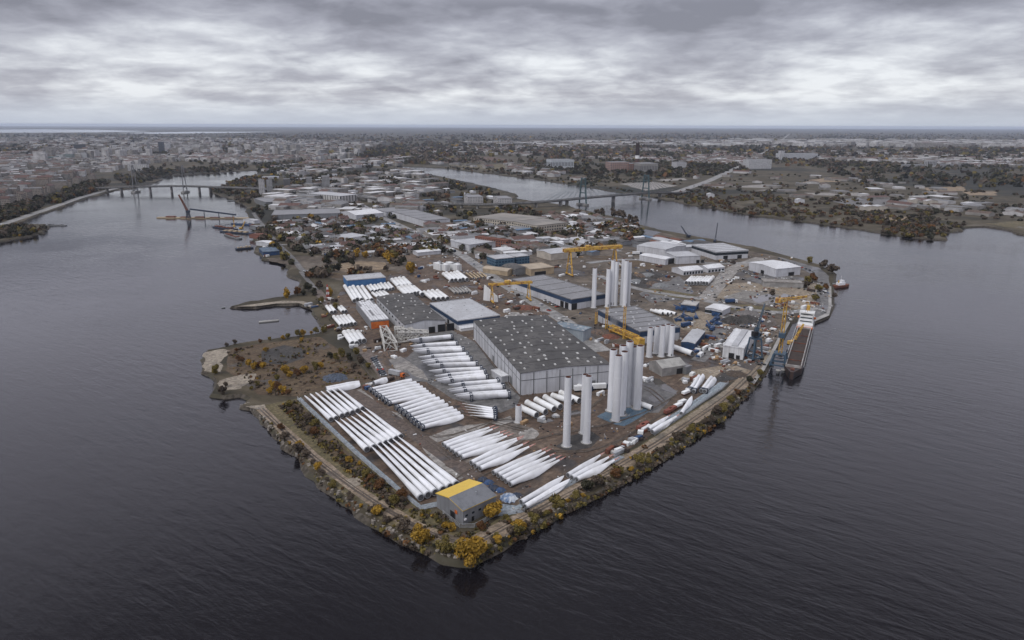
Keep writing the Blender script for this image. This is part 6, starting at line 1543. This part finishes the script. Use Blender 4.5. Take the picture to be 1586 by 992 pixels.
groups = [('along the lattice frames yard', [(585, 530), (625, 545), (588, 540), (612, 555)]), ('near the gantry behind the pale-roofed hall', [(775, 462), (790, 470), (800, 478), (785, 485), (830, 480), (770, 478), (808, 470), (838, 474), (825, 492), (850, 494), (792, 455), (805, 458)]),
          ('beside the lattice boom', [(905, 520), (915, 527), (925, 530), (940, 532), (955, 538), (900, 510), (970, 541), (935, 507)]), ('on the verge of the right shore path', [(963, 698), (970, 690), (978, 686), (985, 680), (992, 672), (958, 704), (948, 702), (1000, 668)]),
          ('around the tarpaulin shed', [(1000, 568), (1004, 590), (1072, 582), (1080, 590), (1060, 592)]), ('beside the low navy hall', [(1088, 530), (1095, 536), (1080, 545), (1092, 542), (1100, 525), (1085, 552)]), ('around the white quay shed', [(1105, 545), (1112, 538), (1116, 530), (1110, 556), (1122, 562), (1140, 564), (1160, 562), (1180, 548), (1188, 520), (1175, 500), (1183, 510), (1190, 530), (1186, 540), (1194, 512), (1170, 488), (1182, 494), (1160, 480), (1176, 556), (1150, 482)]), ('on the outer quay', [(1220, 488), (1232, 484), (1245, 478), (1250, 470), (1262, 472), (1240, 462), (1228, 470), (1256, 452), (1270, 440), (1214, 474)]),
          ('in the far right lots', [(1010, 420), (1022, 414), (1035, 430), (1000, 436), (985, 425), (995, 412), (1120, 404), (1135, 409), (1150, 414), (1130, 440), (1140, 432), (1160, 440), (1210, 412), (1228, 436), (1225, 402), (1180, 396), (1020, 372), (1050, 376), (1010, 380), (975, 398), (960, 412), (985, 440)]),
          ('in the tube yard beyond the halls', [(645, 430), (660, 436), (676, 432), (690, 446), (640, 414), (655, 416), (665, 412), (720, 450), (735, 455), (742, 447), (680, 410), (700, 414), (708, 412), (688, 416), (630, 450), (562, 470), (600, 470), (592, 455), (612, 462), (705, 476), (736, 440), (755, 480)]),
          ('by the racks near the inlet', [(500, 490), (512, 508), (525, 512), (530, 525), (545, 540), (565, 545), (488, 476), (500, 468), (512, 466), (520, 468), (478, 474)]), ('near the lying tower tubes', [(812, 656), (862, 646), (840, 652), (930, 612), (880, 658)]), ('along the main road lots', [(745, 425), (760, 432), (830, 436), (845, 432), (870, 428), (790, 436), (860, 415), (905, 415), (880, 410), (835, 410), (745, 400), (770, 396), (810, 398)]),
          ('at the long field head', [(566, 602), (606, 590), (572, 598)]), ('on the river barge quay', [(390, 350), (398, 362), (404, 372), (410, 384), (418, 394), (395, 342), (412, 398)])]
for where, spots in groups:
    for i, (x, y) in enumerate(spots):
        for j in range(rnd.choice((1, 2, 2, 3))):
            p = G(x+rnd.uniform(-4, 4)*(j > 0), y+rnd.uniform(-2.2, 2.2)*(j > 0))
            if any(inside((p.x, p.y), f) for f in FOOT): continue
            if rnd.random() < .62:
                k = rnd.choices(list(CT), (34, 9, 22, 13, 22))[0]
                place(CT[k], '%s container %s' % (k, where), (p.x, p.y, LAND+.16), rnd.choice((R(40), R(-42), R(48)))+rnd.gauss(0, .1), '%s containers %s' % (k, where), (rnd.choice((.5, .7, 1, 1.25)), rnd.choice((.7, 1)), rnd.choice((.5, .8, 1))))
            else:
                k = rnd.choice(list(SK)); nm = {'timber': 'stack of sawn timber', 'concrete': 'pale concrete block', 'crate': 'wooden packing crate', 'pallet': 'white wrapped pallet load'}[k]
                place(SK[k], nm+' '+where, (p.x, p.y, LAND+.16), rnd.uniform(0, 3), nm+' group '+where, rnd.uniform(.8, 1.3))
OXIDE = mat('oxide_red', (.20, .065, .045), (.13, .05, .04), .8, .6)
# red and white wagons by the shore path
for i, (x, y) in enumerate(((1035, 641), (1041, 637), (1050, 632), (1056, 627), (1062, 612), (1068, 607), (998, 662), (993, 666))):
    p = G(x, y); r_ = thing('flat_wagon', '%s wagon on the track inside the right shore path, %s from the tip' % (('rust-red', 'rust-red', 'white-loaded', 'white-loaded', 'white-loaded', 'white-loaded', 'rust-red', 'rust-red')[i], ORD[i]), 'wagon', (p.x, p.y, LAND+.15), R(41), 'wagons inside the right shore path')
    MB().bx(-3.4, 3.4, -1.2, 1.2, .8, 1.2).build('deck', RUST, r_)
    MB().bx(-3.1, 3.1, -1.1, 1.1, 1.21, 2.6).build('load', WHITE2 if 2 <= i <= 5 else OXIDE, r_)
    for q in (-2.2, 2.2):
        for s in (-1, 1): MB().tube((q, s*.8-.1, .42), (q, s*.8+.1, .42), .42, n=10).build('wheel', DARK, r_)
# moulds: pale rings lying behind the great warehouse
for i, (x, y) in enumerate(((796, 488), (806, 491), (790, 493), (817, 489))):
    p = G(x, y); n = 22; o_ = [[(rr*math.cos(2*math.pi*k/n), rr*math.sin(2*math.pi*k/n)*.7, z) for k in range(n)] for rr, z in ((5, 0), (5, 1.3), (3.6, 1.3), (3.6, 0))]
    o = MB().loft(o_, False).build('segment_ring', CONCP); o.location = (p.x, p.y, LAND+.2+i*.01); tag(o, 'pale ring segment lying behind the great warehouse, %s from the left' % ('second', 'third', 'first', 'fourth')[i], 'ring', 'ring segments behind the warehouse')
# upright white sheets by the small gantry
for i in range(6):
    p = G(752+i*3.2, 466+i*.4); o = MB().add([(-2.4, -.3, 0), (2.4, -.3, 0), (2.4, .3, 0), (-2.4, .3, 0), (-1.2, -.2, 15-i*1.6), (1.6, -.2, 14-i*1.6), (1.6, .2, 14-i*1.6), (-1.2, .2, 15-i*1.6)], [(0,3,2,1),(4,5,6,7),(0,1,5,4),(1,2,6,5),(2,3,7,6),(3,0,4,7)]).build('blade_shell_half', WHITE2)
    o.location = (p.x, p.y, LAND+.15); o.rotation_euler.z = R(-30); tag(o, 'upright white shell piece under the small gantry leg, %s from the left' % ORD[i], 'shell piece', 'upright shell pieces under the gantry')
# white wrapped blocks by the orange tree
for i, (x, y) in enumerate(((680, 418), (688, 419), (699, 417), (706, 419))):
    p = G(x, y); o = box_proto('wrapped_block', 'wrapped block', (6, 14, 7.5), WHITE2, True); o.location = (p.x, p.y, LAND+.1); o.rotation_euler.z = R(40); tag(o, 'tall white wrapped block beside the main road, %s from the left' % ORD[i], None, 'wrapped blocks beside the main road')
# masts
for x, y, t0, l in ((508, 460, 441, 'small red and white lattice mast by the inlet racks'),):
    p = G(x, y); h = height_at((x, y), t0); r_ = thing('radio_mast', l, 'mast', (p.x, p.y, LAND))
    for i in range(5):
        m_ = MB(); lattice(m_, (0, 0, h*i/5), (0, 0, h*(i+1)/5), 2.4-.4*i, 2, .22, 2-.4*i); m_.build('mast_section', RED if i % 2 == 0 else WHITE, r_)
# fences along the perimeter path
def fence(label, pts, m=GALV, hh=2.2):
    P = []
    for a, b in zip(pts[:-1], pts[1:]):
        A, B = G(*a), G(*b); k = max(1, int((B-A).length/5)); P += [A+(B-A)*i/k for i in range(k)]
    P.append(G(*pts[-1])); o = P[0].copy()
    r_ = thing('perimeter_fence', label, 'fence', o); post = MB(); rail = MB()
    for a, b in zip(P[:-1], P[1:]):
        for z in (.25, .8, 1.4, 2.0): rail.bar(a-o+Vector((0, 0, z)), b-o+Vector((0, 0, z)), .09, .16)
    rail.build('wire_panel', m, r_)
    for p in P[:100]: MB().bar(p-o, p-o+Vector((0, 0, hh)), .16).build('post', m, r_)
fence('wire fence on the outer edge of the left perimeter path', [(461, 619.5), (546, 701), (610, 757), (652, 791), (683, 784)])
fence('wire fence curling round the half-yellow shed to the right shore path', [(686, 797), (712, 818), (735, 818), (768, 800), (812, 794), (880, 755), (966, 710)])
fence('wire fence along the far stretch of the right shore path', [(1014, 675), (1060, 644), (1118, 604), (1128, 595)])

# small litter of the working yards, beyond counting
def litter(name, poly, n, lo, hi, mats, w):
    mb = MB(); xs = [p[0] for p in poly]; ys = [p[1] for p in poly]; k = 0
    while k < n:
        c = (rnd.uniform(min(xs), max(xs)), rnd.uniform(min(ys), max(ys)))
        if not inside(c, poly): k += .2; continue
        k += 1
        if noise_at(c[0]*2, c[1]*5, .05) < rnd.uniform(-.6, .7): continue
        p = G(*c)
        if any(inside((p.x, p.y), f) for f in FOOT[:60]): continue
        for _ in range(rnd.choice((1, 2, 4))):
            s = rnd.uniform(lo, hi)
            mb.box((p.x+rnd.gauss(0, 2.5), p.y+rnd.gauss(0, 2.5), LAND+.12+s*.2), (s*rnd.uniform(.6, 2.2), s*rnd.uniform(.5, 1), s*rnd.uniform(.3, .8)), rnd.uniform(0, 3), rnd.choices(range(len(mats)), w)[0])
    tag(mb.build(name, mats), None, None, None, 'stuff')
LM = [CONCP, DARK, RUST, TIMBER, WHITE2, BLUED, GREYP]
litter('yard_litter', [(560, 600), (640, 520), (720, 505), (800, 480), (900, 505), (1000, 545), (1060, 560), (1120, 570), (1120, 592), (1000, 678), (880, 750), (790, 790), (690, 750), (600, 660)], 520, .3, .9, LM, (26, 26, 14, 10, 12, 5, 14))
litter('yard_litter', [(520, 460), (600, 430), (700, 400), (900, 400), (1000, 500), (900, 520), (700, 500), (600, 560), (560, 550)], 700, .6, 1.9, LM, (24, 26, 16, 9, 14, 6, 16))
litter('yard_litter', [(900, 410), (985, 372), (1110, 385), (1205, 400), (1262, 430), (1262, 480), (1190, 500), (1175, 555), (1100, 560), (1000, 500)], 900, .6, 2.2, LM, (24, 28, 16, 9, 14, 6, 16))
litter('quay_litter', [(1110, 480), (1190, 476), (1262, 450), (1282, 450), (1280, 485), (1205, 500), (1180, 566), (1120, 580), (1100, 560)], 420, .5, 2.0, LM, (24, 26, 18, 12, 10, 4, 16))
litter('island_litter', [(410, 345), (640, 345), (905, 335), (985, 360), (900, 400), (700, 400), (600, 400), (480, 395)], 900, 1.0, 3.2, LM, (26, 24, 18, 8, 20, 6, 16))
for i, (x, y) in enumerate(((978, 430), (990, 428), (1003, 427), (1016, 430), (1028, 434), (985, 437), (998, 438), (1011, 440), (1022, 443))):
    heap('scrap_row', '%s heap in the dark scrap yard behind the tall tubes, %s' % (('black', 'rust-brown', 'dark grey')[i % 3], ORD[i]), x, y, 7+i % 3, 3.2, (COAL, SCRAP, GREYP)[i % 3], 'scrap heap', 'heaps of the dark scrap yard')

# ------------------------------------------------------------------ the hazy air
hm = bpy.data.materials.new('haze'); hm.use_nodes = True
t = hm.node_tree; t.nodes.clear()
pv = t.nodes.new('ShaderNodeVolumePrincipled'); pv.inputs['Color'].default_value = (.74, .83, 1, 1)
pv.inputs['Density'].default_value = 2.7e-5; pv.inputs['Anisotropy'].default_value = .1
out = t.nodes.new('ShaderNodeOutputMaterial'); t.links.new(pv.outputs[0], out.inputs['Volume'])
hb = MB().bx(-58000, 58000, -600, 58000, -2, 178)
tag(hb.build('haze', hm), None, None, None, 'stuff')
